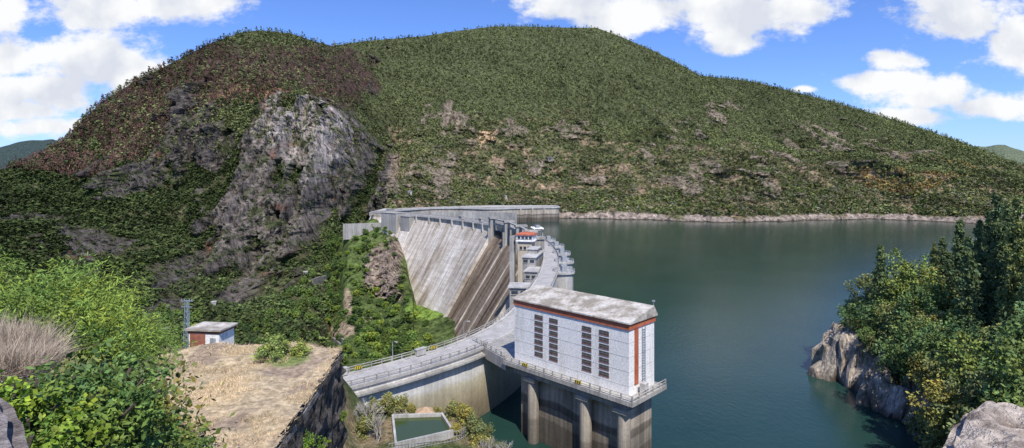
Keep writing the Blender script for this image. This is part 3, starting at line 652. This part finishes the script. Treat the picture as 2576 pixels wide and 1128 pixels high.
su,sv,sr,sb,slow,sd_=UU[si_,sj],VV[si_,sj],rock[si_,sj],burn[si_,sj],low[si_,sj],dry[si_,sj];sz=pos[:,2];rr=rng.random(NS);r2=rng.random(NS)
ok=~((su>1000)&(sz<6.5))&~((su>960)&(sv>548))&~((su>940)&(su<1000)&(sv>600))
hum=fbm(pos[:,0]/60,pos[:,1]/60,pos[:,2]/60,4,120)
dead=ok&(sb>.45)&(sr<.6)&(rr<.75)
pine=ok&~dead&(slow<.5)&((sr<.5)|(rr<.12))&~((su<950)&(sv>400))
shr=ok&~dead&~pine&(((sr>.5)&(rr<np.where(su<1000,.17,.3)))|((sr<=.5)&((rr<.68)|(su<950))))&((sd_<.6)|(rr<.28))
def cols(m,palette,var=.2,hk=.9):
    n=m.sum();p=np.array(palette)[rng.integers(0,len(palette),n)];return p*np.clip(1+hum[m][:,None]*hk,.55,1.5)*rng.uniform(1-var,1+var,(n,1))
def sizes(m,a,b): n=m.sum();return rng.uniform(a,b,n)*np.where(rng.random(n)<.15,1.4,1.)
d1=dead&(r2<.66);scatter('burnt_forest',pos[d1],sizes(d1,4.5,8),cols(d1,[(.115,.066,.055),(.095,.06,.05),(.14,.074,.056)]),'dead')  # charred tones, lowered further to stand in for cloud shade
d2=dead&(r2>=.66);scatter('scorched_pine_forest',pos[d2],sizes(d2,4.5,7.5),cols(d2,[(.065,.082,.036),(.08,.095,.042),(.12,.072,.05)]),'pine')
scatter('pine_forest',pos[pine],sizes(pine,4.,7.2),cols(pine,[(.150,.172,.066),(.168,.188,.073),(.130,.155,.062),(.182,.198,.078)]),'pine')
sl1=shr&(su<955);dk=(np.where(sv[sl1]<700,.85,1.05)*(1+.4*np.clip((su[sl1]-560)/250,0,1)*(sv[sl1]>560)))[:,None];scatter('oak_woodland',pos[sl1],sizes(sl1,2.8,5.8)*np.where(sr[sl1]>.5,.7,1),cols(sl1,[(.075,.10,.038),(.095,.13,.043),(.062,.085,.034),(.115,.15,.048)])*dk,'shrub')  # dark palette puts cloud shade over the left slope into the foliage colour
sl2=shr&(su>=955);aut=(np.clip(ell(su,sv,2280,430,130,65),0,1)>0)&(rr<.4)
sp=rng.uniform(2.6,5.6,NS)*np.where(sr>.5,.7,1)*np.where(rng.random(NS)<.14,1.5,1.)
a1=sl2&~aut;scatter('hillside_scrub',pos[a1],sp[a1],cols(a1,[(.175,.19,.08),(.13,.165,.055),(.22,.225,.145),(.12,.175,.05),(.205,.215,.07),(.235,.205,.115)]),'shrub')
a2=sl2&aut;scatter('autumn_scrub',pos[a2],sp[a2],cols(a2,[(.34,.22,.09),(.28,.18,.08),(.36,.29,.09)]),'shrub')
print('forest',dead.sum(),pine.sum(),shr.sum(),time.time()-T0)
# ---------------------------------------------------------------- foliage templates
def leaves(centers,rad,per,leaf,r,flat_=.6,asp=2.0):
    n=len(centers);tot=n*per
    c0=np.repeat(centers,per,0)+r.normal(size=(tot,3))*np.repeat(rad,per)[:,None]*np.array((.5,.5,.42))
    a=r.normal(size=(tot,3));a[:,2]=a[:,2]*flat_;a/=np.linalg.norm(a,axis=1)[:,None]
    b=np.cross(a,r.normal(size=(tot,3)));b/=np.linalg.norm(b,axis=1)[:,None]
    l=leaf*r.uniform(.6,1.3,(tot,1));A=a*l;Bv=b*l/asp
    V=np.stack([c0-A,c0-Bv*1.,c0+A,c0+Bv],1).reshape(-1,3)
    sh=np.repeat(r.uniform(.6,1.35,n),per)*r.uniform(.75,1.25,tot);warm=np.repeat(r.uniform(-.12,.16,n),per)
    cc=np.stack([sh*(1+warm),sh,sh*(1-warm)],1);cc=np.repeat(cc,4,0)
    return V,cc
def tree_tpl(kind,leafmat,label,cat,name,group,seed,nclump=70,per=26,leaf=.3,h=8.,cr_=3.2,base=.28,asp=2.,barkm=None):
    r=np.random.default_rng(seed);t=top(name,label,cat,(0,0,0),group);mb=MB()
    if kind=='conifer':
        mb.beam((0,0,-1),(0,0,h*.97),h*.017,7,.03);cs=[];rad=[]
        nl=int(h*1.6)
        for k_ in range(nl):
            z=h*(.1+.88*k_/nl);R=cr_*(1-z/h)**.85+.15;nb_=7 if k_<nl*.8 else 4
            for q in range(nb_):
                if r.random()<.15: continue
                a=r.uniform(0,6.28);Rq=R*r.uniform(.6,1.2);mb.beam((0,0,z),(math.cos(a)*Rq*.8,math.sin(a)*Rq*.8,z+Rq*.05),.05,3,.02)
                for w_ in(.35,.65,.95):
                    cs.append((math.cos(a)*Rq*w_,math.sin(a)*Rq*w_,z-Rq*.12*w_+.1));rad.append(.25+R*.14)
        cs=np.array(cs);rad=np.array(rad)
    else:
        cz=h*(base+(1-base)/2);hh=h*(1-base)/2
        mb.beam((0,0,-1),(.1,0,h*.45),h*.028,7,h*.016)
        for q in range(6):
            a=6.28*q/6+r.uniform(-.4,.4);R=cr_*r.uniform(.45,.75);p=(math.cos(a)*R,math.sin(a)*R,cz+r.uniform(-.3,.6)*hh);mb.beam((0,0,h*.25+q*h*.03),p,h*.011,5,.03)
        mb.beam((.1,0,h*.45),(0,.2,h*.85),h*.016,5,.03)
        v=r.normal(size=(nclump,3));v/=np.linalg.norm(v,axis=1)[:,None];rr_=r.uniform(.35,1.,nclump)**.5
        lob=1+.35*np.sin(v[:,0]*3+seed)+.25*np.sin(v[:,1]*4+v[:,2]*3+seed*2)
        cs=v*(rr_*lob*.82)[:,None]*np.array((cr_,cr_,hh))+np.array((0,0,cz));rad=r.uniform(.2,.38,nclump)*cr_*.72
    V,cc=leaves(cs,rad,per,leaf,r,asp=asp)
    tr=mb.build('trunk',barkm or M_bark,None);tr.parent=t
    me=npmesh('crown',V,np.arange(len(V)).reshape(-1,4),leafmat,cc);cw=obj('crown',me);cw.parent=t
    return [t,tr,cw]
used=set()
def place(tpl,loc,sc_=1.,rz=0.,label=None,sxy=1.):
    t=tpl[0]
    if id(t) not in used:
        used.add(id(t));n_=t
    else:
        n_=t.copy();COL.objects.link(n_)
        for p_ in tpl[1:]:
            q=p_.copy();COL.objects.link(q);q.parent=n_
    n_.location=loc;n_.scale=(sc_*sxy,sc_*sxy,sc_);n_.rotation_euler=(0,0,rz)
    if label:n_['label']=label
    return n_
GT='trees on slope below the dam'
hill_t=[tree_tpl('b',ML_bright,'bright green leafy tree on slope below the dam','tree','broadleaf_tree',GT,11,46,22,.5,8,3.6,.12),
 tree_tpl('b',ML_mid,'rounded green tree on slope below the dam','tree','broadleaf_tree',GT,12,46,22,.5,8,3.8,.12),
 tree_tpl('b',ML_bright,'sunlit yellow-green tree on slope below the dam','tree','broadleaf_tree',GT,13,40,24,.5,7,3.6,.1),
 tree_tpl('b',ML_dark,'dark green oak on slope below the dam','tree','oak_tree',GT,14,46,24,.55,8.5,4.,.1)]
def hill_at(u,v):
    k=np.argmin((np.abs(HUU-u)+np.abs(HV-v)).ravel());return H.reshape(-1,3)[k]
def mt_at(u,v):
    k=np.argmin((np.abs(UU-u)+np.abs(VV-v)).ravel());return G.reshape(-1,3)[k]
def front_at(u,v):
    a=hill_at(u,v);b2=mt_at(u,v);return a if a[1]<b2[1] else b2
cnt=0;tries=0
while cnt<190 and tries<5000:
    tries+=1;u=random.uniform(825,1090);v=random.uniform(575,925)
    if u>1000 and v<790: continue
    if u>1040 and v<800: continue
    e=lambda a,b,c_,d_:((u-a)/c_)**2+((v-b)/d_)**2<1
    if e(970,695,38,62) or e(845,832,40,22) or e(876,770,8,40) or e(1065,785,50,18) or e(985,748,28,12):continue
    if u<880 and v<600: continue
    p=front_at(u,v);k_=random.choice([0,1,2,0,2,1,0]) if v<760 else random.choice([0,1,3,1,2,0])
    if u<870: k_=random.choice([0,1,1,3])
    place(hill_t[k_],(p[0],p[1],p[2]-.8),random.uniform(.5,1.1),random.uniform(0,6),sxy=random.uniform(.9,1.2));cnt+=1
for u,v,s_ in((985,590,.7),(1000,640,.6),(1012,700,.6),(1020,760,.9),(1012,735,.9),(990,605,.6),(965,575,.7),(940,575,.8),(920,590,.9),(1040,865,1.2),(1075,860,1.2),(1060,900,1.2),(925,630,.6),(950,640,.4),(975,700,.35),(945,710,.35),(960,670,.3)):
    p=hill_at(u,v);place(hill_t[random.choice([0,1,2])],(p[0],p[1],p[2]-.8),s_,random.uniform(0,6))
GG='trees in the gorge'
go_t=[tree_tpl('b',ML_dark,'dark green oak standing in the gorge','tree','oak_tree',GG,21,50,24,.6,9,4.6,.1),tree_tpl('b',ML_mid,'green broadleaf tree standing in the gorge','tree','broadleaf_tree',GG,22,50,24,.6,9,4.4,.1)]
for _ in range(150):
    u=random.uniform(590,850);v=random.uniform(620,890)
    if u<850-(v-600)*.9: continue
    p=front_at(u,v);place(go_t[random.random()<.62],(p[0],p[1],p[2]-1),random.uniform(.6,1.),random.uniform(0,6))
for _ in range(80):
    u=random.uniform(120,640);v=random.uniform(740,900)
    if 520<u<660 and v<830: continue
    p=mt_at(u,v);place(go_t[random.random()<.6],(p[0],p[1],p[2]-1),random.uniform(.5,.9),random.uniform(0,6))
GP='trees on the rocky headland'
pr_t=[tree_tpl('conifer',ML_con,'tall dark conifer on the rocky headland','tree','conifer_tree',GP,31,0,16,.28,22,3.8),
 tree_tpl('conifer',ML_con,'slender dark conifer on the rocky headland','tree','conifer_tree',GP,32,0,15,.26,17,3.),
 tree_tpl('b',ML_mid2,'dense green broadleaf tree on the rocky headland','tree','broadleaf_tree',GP,33,110,30,.28,11,4.6,.15),
 tree_tpl('b',ML_dark2,'deep green leafy tree on the rocky headland','tree','broadleaf_tree',GP,34,110,30,.28,10,4.6,.12),
 tree_tpl('b',ML_olive,'olive green shrub on granite of the headland','shrub','shrub',GP,35,60,34,.2,5,2.8,.05),
 tree_tpl('b',ML_olive,'light olive broadleaf tree on the rocky headland','tree','broadleaf_tree',GP,36,100,28,.28,11,4.2,.15)]
def pp(u,Y,vtop,k):
    x=(u-1288)/F*Y;z=promz(x,Y)-.6;zt=EYE-(vtop-HZ)/F*Y;h0=(22,17,11,10,5,11)[k];s_=min(2.2,max(.4,(zt-z)/h0));place(pr_t[k],(x,Y,z),s_,random.uniform(0,6),None,sxy=(min(1.3,max(.7,1.05/s_**.6)) if k>1 else min(1.1,max(.6,.8/s_**.3))))
for u,Y,vt_,k in[(2508,124,475,0),(2462,128,545,0),(2560,118,485,0),(2415,136,545,1),(2485,145,525,0),(2595,130,480,0),(2436,124,585,1),(2535,138,505,1),(2600,112,560,0),(2390,146,630,1),(2575,150,540,0),
 (2215,152,610,1),(2190,160,680,5),(2285,150,630,2),(2245,152,700,2),(2320,152,660,5),(2345,140,700,3),(2150,163,750,3),(2140,160,765,2),(2180,150,760,3),(2370,138,720,3),(2340,130,770,5),(2300,138,730,3),(2390,124,790,2),(2450,114,810,3),(2500,112,800,5),(2550,104,800,3),(2360,118,820,3),(2400,108,850,5),(2460,103,860,3),(2520,100,860,2),(2580,98,820,3),(2260,142,750,5),(2240,140,830,4),(2210,142,840,4),(2320,122,840,4),(2340,114,860,4),(2380,104,900,4),(2165,152,800,4),(2420,98,950,4),(2470,96,900,5),(2570,90,870,3),(2530,92,920,2),(2600,104,740,2),(2290,128,810,3),(2370,126,810,2),(2430,106,870,2),(2500,88,970,5),(2440,90,980,4),(2560,80,960,3),(2360,108,900,4),(2130,160,800,4),(2185,146,820,2),(2265,134,840,2),(2345,118,880,5),(2390,100,950,5)]:
    pp(u,Y,vt_,k)
for _ in range(50):
    Y=random.uniform(150,235);xs_=np.interp(Y,PY,xs[0]);x=xs_+random.uniform(12,70)
    if x>Y*1.15: continue
    place(pr_t[random.choice([0,1,2,3,5])],(x,Y,promz(x,Y)-.6),random.uniform(.7,1.),random.uniform(0,6))
GF='shrubs on the near slope'
ff=[tree_tpl('b',ML_bright,'tall bright green willow-like shrub on the near slope','shrub','willow_shrub',GF,41,150,60,.18,10,4.,.03,5.),
    tree_tpl('b',ML_mid,'dense green shrub on the near slope','shrub','shrub',GF,42,140,60,.10,6,3.2,.03),
    tree_tpl('b',ML_dark,'dark leafy bush on the near slope','shrub','shrub',GF,43,140,60,.10,5,3.,.03),
    tree_tpl('b',ML_olive,'light green fine-leaved bush on the near slope','shrub','shrub',GF,44,140,60,.09,5,3.,.03)]
def pf(u,Y,vtop,k,lab=None):
    x=(u-1288)/F*Y;z=nearh(x,Y)-.4;zt=EYE-(vtop-HZ)/F*Y;h0=(10,6,5,5)[k];s_=max(.25,(zt-z)/h0);place(ff[k],(x,Y,z),s_,random.uniform(0,6),lab,sxy=min(1.25,max(.7,1.05/s_**.5)))
for u,Y,vt_,k in[(-60,44,600,0),(10,46,615,0),(80,48,650,0),(150,50,665,0),(215,52,705,0),(270,54,720,0),(330,56,770,0),(370,60,800,0),(40,38,690,0),(130,40,720,0),(210,42,780,0),(270,44,800,0),(310,46,830,0),(-20,36,640,0),
   (290,42,890,1),(200,34,880,3),(120,32,880,1),(50,28,900,1),(250,33,940,2),(270,37,930,3),(240,30,1000,2),(230,27,1040,1),(160,25,980,3),(250,28,1060,2),(120,22,1000,1),(340,52,880,2),(330,56,860,1),(160,20,1040,2),(220,21,1080,1),(280,25,1100,3),(80,18,1010,3),(640,70,874,2),(390,62,860,3),(30,20,960,2),(350,30,1085,1),(400,28,1120,2)]:
    pf(u,Y,vt_,k)
tt=[tree_tpl('b',ML_olive,'yellow-green shrub beside the small pool','shrub','shrub','shrubs beside the pool',51,80,36,.16,4,2.,.05)]
for x,y,s_ in((-21,86,.8),(-19.5,87,.9),(-17.5,87,.8),(-15.8,87,.5),(-9,86,.7),(-7,84,.8),(-8,80,.5),(-5.4,80,.8),(-4,77,.8),(-4,74,.8),(-1.5,73,.7),(-21,80,.8),(-11.6,86.8,.4)):
    place(tt[0],(x,y,nearh(x,y)-.2),s_,random.uniform(0,6))
def bare(x,y,z,h,seed,label='leafless bleached grey tree beside the small pool'):
    r=random.Random(seed);o=top('bare_tree',label,'tree',(x,y,z));mb=MB()
    def br(p,d,l,rad,dep):
        q=p+d*l;mb.beam(p,q,rad,4,rad*.65)
        if dep==0:return
        for _ in range(3):
            d2=(d+Vector((r.uniform(-.8,.8),r.uniform(-.8,.8),r.uniform(-.1,.6)))).normalized();br(q,d2,l*r.uniform(.6,.85),rad*.62,dep-1)
    for _ in range(3): br(Vector((x,y,z)),Vector((r.uniform(-.4,.4),r.uniform(-.4,.4),1)).normalized(),h*.28,h*.02,4)
    mb.build('branch',M_bleach,o)
bare(-20.5,80,18,6.5,1);bare(-19,78,18,5,2);bare(-3.,72,18.3,4.5,3);bare(-.8,71,18,4.5,4)
r=np.random.default_rng(77)
def brush(x,y,z,R,n,label,col,name='dry_bush'):
    o=top(name,label,'bush',(x,y,z));v=r.normal(size=(n,3));v[:,2]=np.abs(v[:,2])*.9+.3;v/=np.linalg.norm(v,axis=1)[:,None]
    l=R*r.uniform(.6,1.1,(n,1));st=np.array((x,y,z))+r.normal(size=(n,3))*R*np.array((.3,.3,.12));en=st+v*l+r.normal(size=(n,3))*.15*R;sd2=np.cross(v,r.normal(size=(n,3)));sd2/=np.linalg.norm(sd2,axis=1)[:,None];sd2*=.01*R
    V=np.stack([st-sd2,st+sd2,en],1).reshape(-1,3);cc=np.repeat(np.array(col)*r.uniform(.6,1.3,(n,1)),3,0);me=npmesh('twig',V,np.arange(len(V)).reshape(-1,3),M_grass,cc);obj('twigs',me,o)
for u,Y,vt_,R in((40,24,800,1.7),(-20,24,810,1.9),(90,23,850,1.),(-70,24,790,1.9),(20,21,850,1.3)):
    x=(u-1288)/F*Y;zt=EYE-(vt_-HZ)/F*Y;brush(x,Y,zt-R*1.1,R,3400,'dry grey leafless bush on the near slope',(.50,.41,.31))
GV='leafy climbers by the parapet'
vt1=tree_tpl('b',ML_vine,'broad-leaved yellow-green climber beside the parapet','climber','climber_plant',GV,61,70,30,.055,1.8,1.1,.02,1.4)
vt2=tree_tpl('b',ML_mid,'broad-leaved dark green climber beside the parapet','climber','climber_plant',GV,62,70,34,.075,1.9,1.1,.02,2.6)
for u,Y,vt_,k in((20,10,950,0),(90,10,990,0),(-60,10,930,0),(190,11,920,1),(250,11.5,920,1),(150,10,1040,0),(210,10.5,990,1),(290,12,1030,1),(300,13,980,1),(60,9,1070,0),(250,10,1080,1),(330,13,1090,1),(410,15,1110,1)):
    x=(u-1288)/F*Y;zt=EYE-(vt_-HZ)/F*Y;place((vt1,vt2)[k],(x,Y,zt-1.8),random.uniform(.9,1.1),random.uniform(0,6))
# ------------------------------------------------------------- ruined stone platform
pl=top('stone_platform','ruined dark rubble stone building with dry grass on its flat top','ruin',(-22,40,18))
poly=[(-13.2,24),(-14.2,38),(-15.4,50.8),(-21,52.6),(-28,52.2),(-34,47),(-36,24)]
dense=[]
for a,b2 in zip(poly,poly[1:]+poly[:1]):
    n=max(2,int(math.hypot(b2[0]-a[0],b2[1]-a[1])/.5))
    for i in range(n): dense.append((a[0]+(b2[0]-a[0])*i/n,a[1]+(b2[1]-a[1])*i/n))
rows=np.arange(10,40.01,.5);V=[];nD=len(dense)
for z in rows:
    for i,p_ in enumerate(dense):
        k_=.35*float(vn(p_[0]*1.3,p_[1]*1.3,z*1.6,5));V.append((p_[0]+k_,p_[1]+k_,z+(.35*float(vn(p_[0],p_[1],0,6)) if z>39.6 else 0)))
Fs=[(r_*nD+i,(r_)*nD+(i+1)%nD,(r_+1)*nD+(i+1)%nD,(r_+1)*nD+i) for r_ in range(len(rows)-1) for i in range(nD)]
mb=MB();mb.add(V,Fs);mb.build('wall',M_stone,pl)
mb=MB();mb.prism(dense,39.3,39.72);mb.build('rubble_fill',M_stonel,pl)
def inpoly(x,y,P):
    c_=False;n=len(P)
    for i in range(n):
        x1,y1=P[i];x2,y2=P[(i+1)%n]
        if (y1>y)!=(y2>y) and x<(x2-x1)*(y-y1)/(y2-y1)+x1:c_=not c_
    return c_
gx=np.arange(-37,-12,.3);gy=np.arange(23.5,53.5,.3);A,Bq=np.meshgrid(gx,gy,indexing='ij')
ins=np.array([[inpoly(a,b2,poly) for b2 in gy] for a in gx]);zz=40.15+fbm(A/4,Bq/4,0,3,131)*.4
gcol=np.zeros(A.shape+(3,))+np.array((.56,.44,.28));gcol=mixc(gcol,(.38,.29,.21),np.clip(fbm(A/3,Bq/3,0,4,133)*3,0,1));gcol=mixc(gcol,(.2,.24,.08),np.clip(ell(A,Bq,-19,47.5,2.,2.)*3,0,1))
gf=gridfaces(len(gx),len(gy),True);gf=gf[ins.ravel()[gf].all(1)]
me=npmesh('grass_top',np.stack([A,Bq,zz],-1).reshape(-1,3),gf,M_straw,gcol.reshape(-1,3));obj('grass_top',me,pl)
n=60000;x=r.uniform(-36,-13,n);y=r.uniform(24,52.5,n);keep=np.array([inpoly(a,b2,poly) for a,b2 in zip(x,y)])&(fbm(x/2.5,y/2.5,0,3,141)>-.1);x,y=x[keep],y[keep];n=len(x)
st=np.stack([x,y,40.15+fbm(x/4,y/4,0,3,131)*.4-.05],1);hgt=r.uniform(.06,.3,(n,1))*(1+1.2*fbm(x/2,y/2,0,3,143)[:,None]);en=st+np.concatenate([r.normal(size=(n,2))*.16,hgt],1);sd2=np.stack([r.normal(size=n),r.normal(size=n),0*x],1);sd2/=np.linalg.norm(sd2,axis=1)[:,None];sd2*=.027
gt=(1+.5*fbm(x/3,y/3,0,3,145))[:,None]
V=np.stack([st-sd2,st+sd2,en],1).reshape(-1,3);cc=np.repeat(np.array((.67,.53,.33))*gt*r.uniform(.65,1.2,(n,1)),3,0);o=obj('dry_grass',npmesh('dry_grass',V,np.arange(len(V)).reshape(-1,3),M_grass,cc));o['kind']='stuff'
tb=tree_tpl('b',ML_mid2,'low green bush growing on the dry grass platform','bush','green_bush','bushes on the ruined platform',71,60,40,.12,2.4,1.8,.0)
place(tb,(-20.4,48,39.7),1.,0);place(tb,(-18.8,49.,39.8),.7,1)
iv=tree_tpl('b',ML_vine,'bright ivy clump hanging on rubble stone wall','ivy','ivy','ivy on the ruined wall',73,50,36,.1,3,1.3,.0)
for x_,y_,z_,s_ in((-14.2,38,36.4,.8),(-14.6,41,35.,.7),(-14,34,36.6,.8),(-15,44,34,.5),(-15,49.5,34.,.4),(-14.6,40,32.,.8)): place(iv,(x_,y_,z_),s_,random.uniform(0,6),sxy=.9)
# small white hut with pylon
hut=top('transformer_hut','small white and red hut with flat weathered grey roof','hut',(-41,76,30));cx,cy,rot=-41.,76,-.12;dv,nv=local(rot)
mb=MB();mb.box((cx,cy,32.2),(4.4,3.2,5.2),rot);mb.build('wall',M_white,hut);mb=MB();mb.box((cx,cy,34.95),(4.6,3.4,.35),rot);mb.build('fascia',M_dred,hut)
mb=MB();mb.box((cx,cy,35.25),(5.2,3.9,.22),rot);mb.build('roof',M_roof,hut)
mb=MB();p_=(cx+nv[0]*1.62-dv[0]*.9,cy+nv[1]*1.62-dv[1]*.9,32.9);mb.box(p_,(2.2,.08,3.6),rot);mb.build('red_panel',M_dred,hut)
mb=MB();mb.box((cx+nv[0]*1.62+dv[0]*1.3,cy+nv[1]*1.62+dv[1]*1.3,33.),(.8,.08,2.4),rot);mb.build('door',M_metal,hut)
py_=top('lattice_pylon','small blue-grey steel lattice pylon beside white hut','pylon',(-45.,77,31));mb=MB();bx,by=-45.,77;z0_,z1_=30.,38.6
cn=[(-1,-1),(1,-1),(1,1),(-1,1)]
def pc2(i,z): w_=.35-.18*(z-z0_)/(z1_-z0_);return (bx+cn[i%4][0]*w_,by+cn[i%4][1]*w_,z)
for i in range(4): mb.beam(pc2(i,z0_),pc2(i,z1_),.035,4)
zs=np.linspace(z0_,z1_,12)
for a,b2 in zip(zs[:-1],zs[1:]):
    for i in range(4): mb.beam(pc2(i,a),pc2(i+1,b2),.02,4);mb.beam(pc2(i,b2),pc2(i+1,b2),.02,4)
mb.build('lattice',M_bluem,py_);mb=MB()
for z in(37.7,38.5): mb.beam((bx-.8,by,z),(bx+.8,by,z),.04,4)
for q in(-.7,-.35,.35,.7): mb.beam((bx+q,by,38.5),(bx+q,by,38.8),.05,6)
mb.build('crossarm',M_bluem,py_)
# pool
po=top('pool','rectangular concrete pool with dark green water on lower terrace','pool',(-13,80,19))
pq=[(-18.3,84.6),(-10.6,85.2),(-8.3,79.4),(-15.9,75.4)]
def off(P,k):
    cx=sum(p[0] for p in P)/4;cy=sum(p[1] for p in P)/4;return [(cx+(p[0]-cx)*k,cy+(p[1]-cy)*k) for p in P]
inn_=off(pq,.92);mb=MB()
for i in range(4):
    a,b2,c2,d2=pq[i],pq[(i+1)%4],inn_[(i+1)%4],inn_[i];mb.prism([a,b2,c2,d2],16.,19.6)
mb.build('rim',M_conl,po);mb=MB();mb.prism(off(pq,.925),16.,19.1);mb.build('pool_water',M_pool,po)
ph=top('pump_hut','small hut with ochre pyramid roof behind the pool','hut',(-14,87,18));mb=MB();mb.box((-13.4,86.6,18.4),(2.4,1.8,1.4),.1);mb.build('wall',M_stonel,ph);mb=MB();mb.box((-13.4,86.6,19.5),(3.2,2.4,.8),.1,taper=.03);mb.build('roof',M_ochre,ph)
fe=top('wire_fence','light grey metal fence along edge of the pool terrace','fence',(-12,74,18.5));mb=MB();mb.rail([(-16.5,74.6,18.5),(-7.4,78.4,18.5),(-6,80.5,18.5)],h=1.5,step=.45,r=.035,bars=(.2,.8,1.45),bw=.03);mb.build('panel',M_metal,fe)
def hutf(u,v,w_,h_,label,wallm=M_conl,src=mt_at):
    p=src(u,v);o=top('small_hut',label,'hut',tuple(map(float,p)));mb=MB();mb.box((p[0],p[1]-3,p[2]+h_/2-1),(w_,w_*.8,h_+2),.3);mb.build('wall',wallm,o)
    mb=MB();mb.box((p[0],p[1]-3,p[2]+h_+.3),(w_*1.2,w_,.6),.3);mb.build('roof',M_conl,o);mb=MB();mb.box((p[0]-.4,p[1]-3-w_*.43,p[2]+h_*.4),(w_*.25,.3,h_*.6),.3);mb.build('door',M_dark,o)
hutf(1032,492,5,3.6,'small white hut with open dark doorway above dam abutment');hutf(1272,496,3,2.,'tiny white cabin among trees above the lake');hutf(1530,408,3,2.,'tiny white hut on the scrubby slope')
hutf(768,705,3.4,2.2,'small white hut among trees in the gorge',src=front_at);hutf(1385,405,10,4,'low stone tunnel portal on the scrubby slope',M_stonel)
hutf(556,765,3.,3.4,'small white turret-like hut on a gorge rock')
def swall(pts,h_,label):
    o=top('stone_wall',label,'stone wall',tuple(map(float,pts[0])));mb=MB()
    for a,b2 in zip(pts[:-1],pts[1:]):
        a=Vector(a);b2=Vector(b2);d=b2-a;m_=(a+b2)/2;mb.box((m_.x,m_.y-2,m_.z+h_/2-3),(math.hypot(d.x,d.y)+.5,1.4,h_+6),math.atan2(d.y,d.x))
    mb.build('masonry',M_stonel,o)
swall([mt_at(u,v) for u,v in((785,722),(805,722),(825,718))],5,'grey rubble retaining wall among trees in gorge')
swall([hill_at(u,v) for u,v in((842,870),(862,867),(884,868))],3,'low grey stone wall beside dry path')
ab=top('abutment_wall','long grey concrete abutment wall continuing from dam crest','wall',(-150,600,10));mb=MB()
p1=Vector((-128,583,0));p2=Vector((-172,566,0));d=p2-p1;mb.box(((p1.x+p2.x)/2,(p1.y+p2.y)/2,-2),(d.length,2,16),math.atan2(d.y,d.x));mb.build('wall',M_con,ab)
def parapet(pts,z,label,amp_,name,pname,mat):
    o=top(name,label,'parapet' if 'parapet' in name else 'boulder',(pts[0][0],pts[0][1],z-1));bm=bmesh.new()
    mb=MB();mb.prism(pts,z-1.2,z);me=bpy.data.meshes.new(pname);me.from_pydata(mb.v,[],mb.f);bm.from_mesh(me);bmesh.ops.bevel(bm,geom=bm.edges[:],offset=.07,segments=2,affect='EDGES')
    bmesh.ops.triangulate(bm,faces=bm.faces[:])
    for _ in range(5):
        bmesh.ops.subdivide_edges(bm,edges=[e_ for e_ in bm.edges if e_.calc_length()>.07],cuts=1,use_grid_fill=False);bmesh.ops.triangulate(bm,faces=bm.faces[:])
    co=np.array([v.co[:] for v in bm.verts]);n1=fbm(co[:,0]*2.2,co[:,1]*2.2,co[:,2]*2.2,5,7)*amp_;n2=ridged(co[:,0]*5,co[:,1]*5,co[:,2]*5,4,8)*amp_*.35
    for v,a,b2 in zip(bm.verts,n1,n2): v.co+=Vector((a,a*.6,a+b2))
    bm.to_mesh(me);bm.free();me.materials.append(mat);obj(pname,me,o)
parapet([(-2.33,2.75),(-3.12,3.45),(-5,5.0),(-5,1.8),(-2.33,1.8)],54.6,'rough granite parapet corner beside the climbers',.05,'granite_parapet','coping_stone',M_granited)
parapet([(2.6,3.4),(3.0,3.8),(3.4,4.0),(3.65,3.95),(4.8,3.7),(4.8,2.4),(2.5,2.4)],54.31,'rough pale granite boulder at the viewpoint edge',.2,'granite_boulder','boulder_rock',M_granite)
print('time',time.time()-T0)
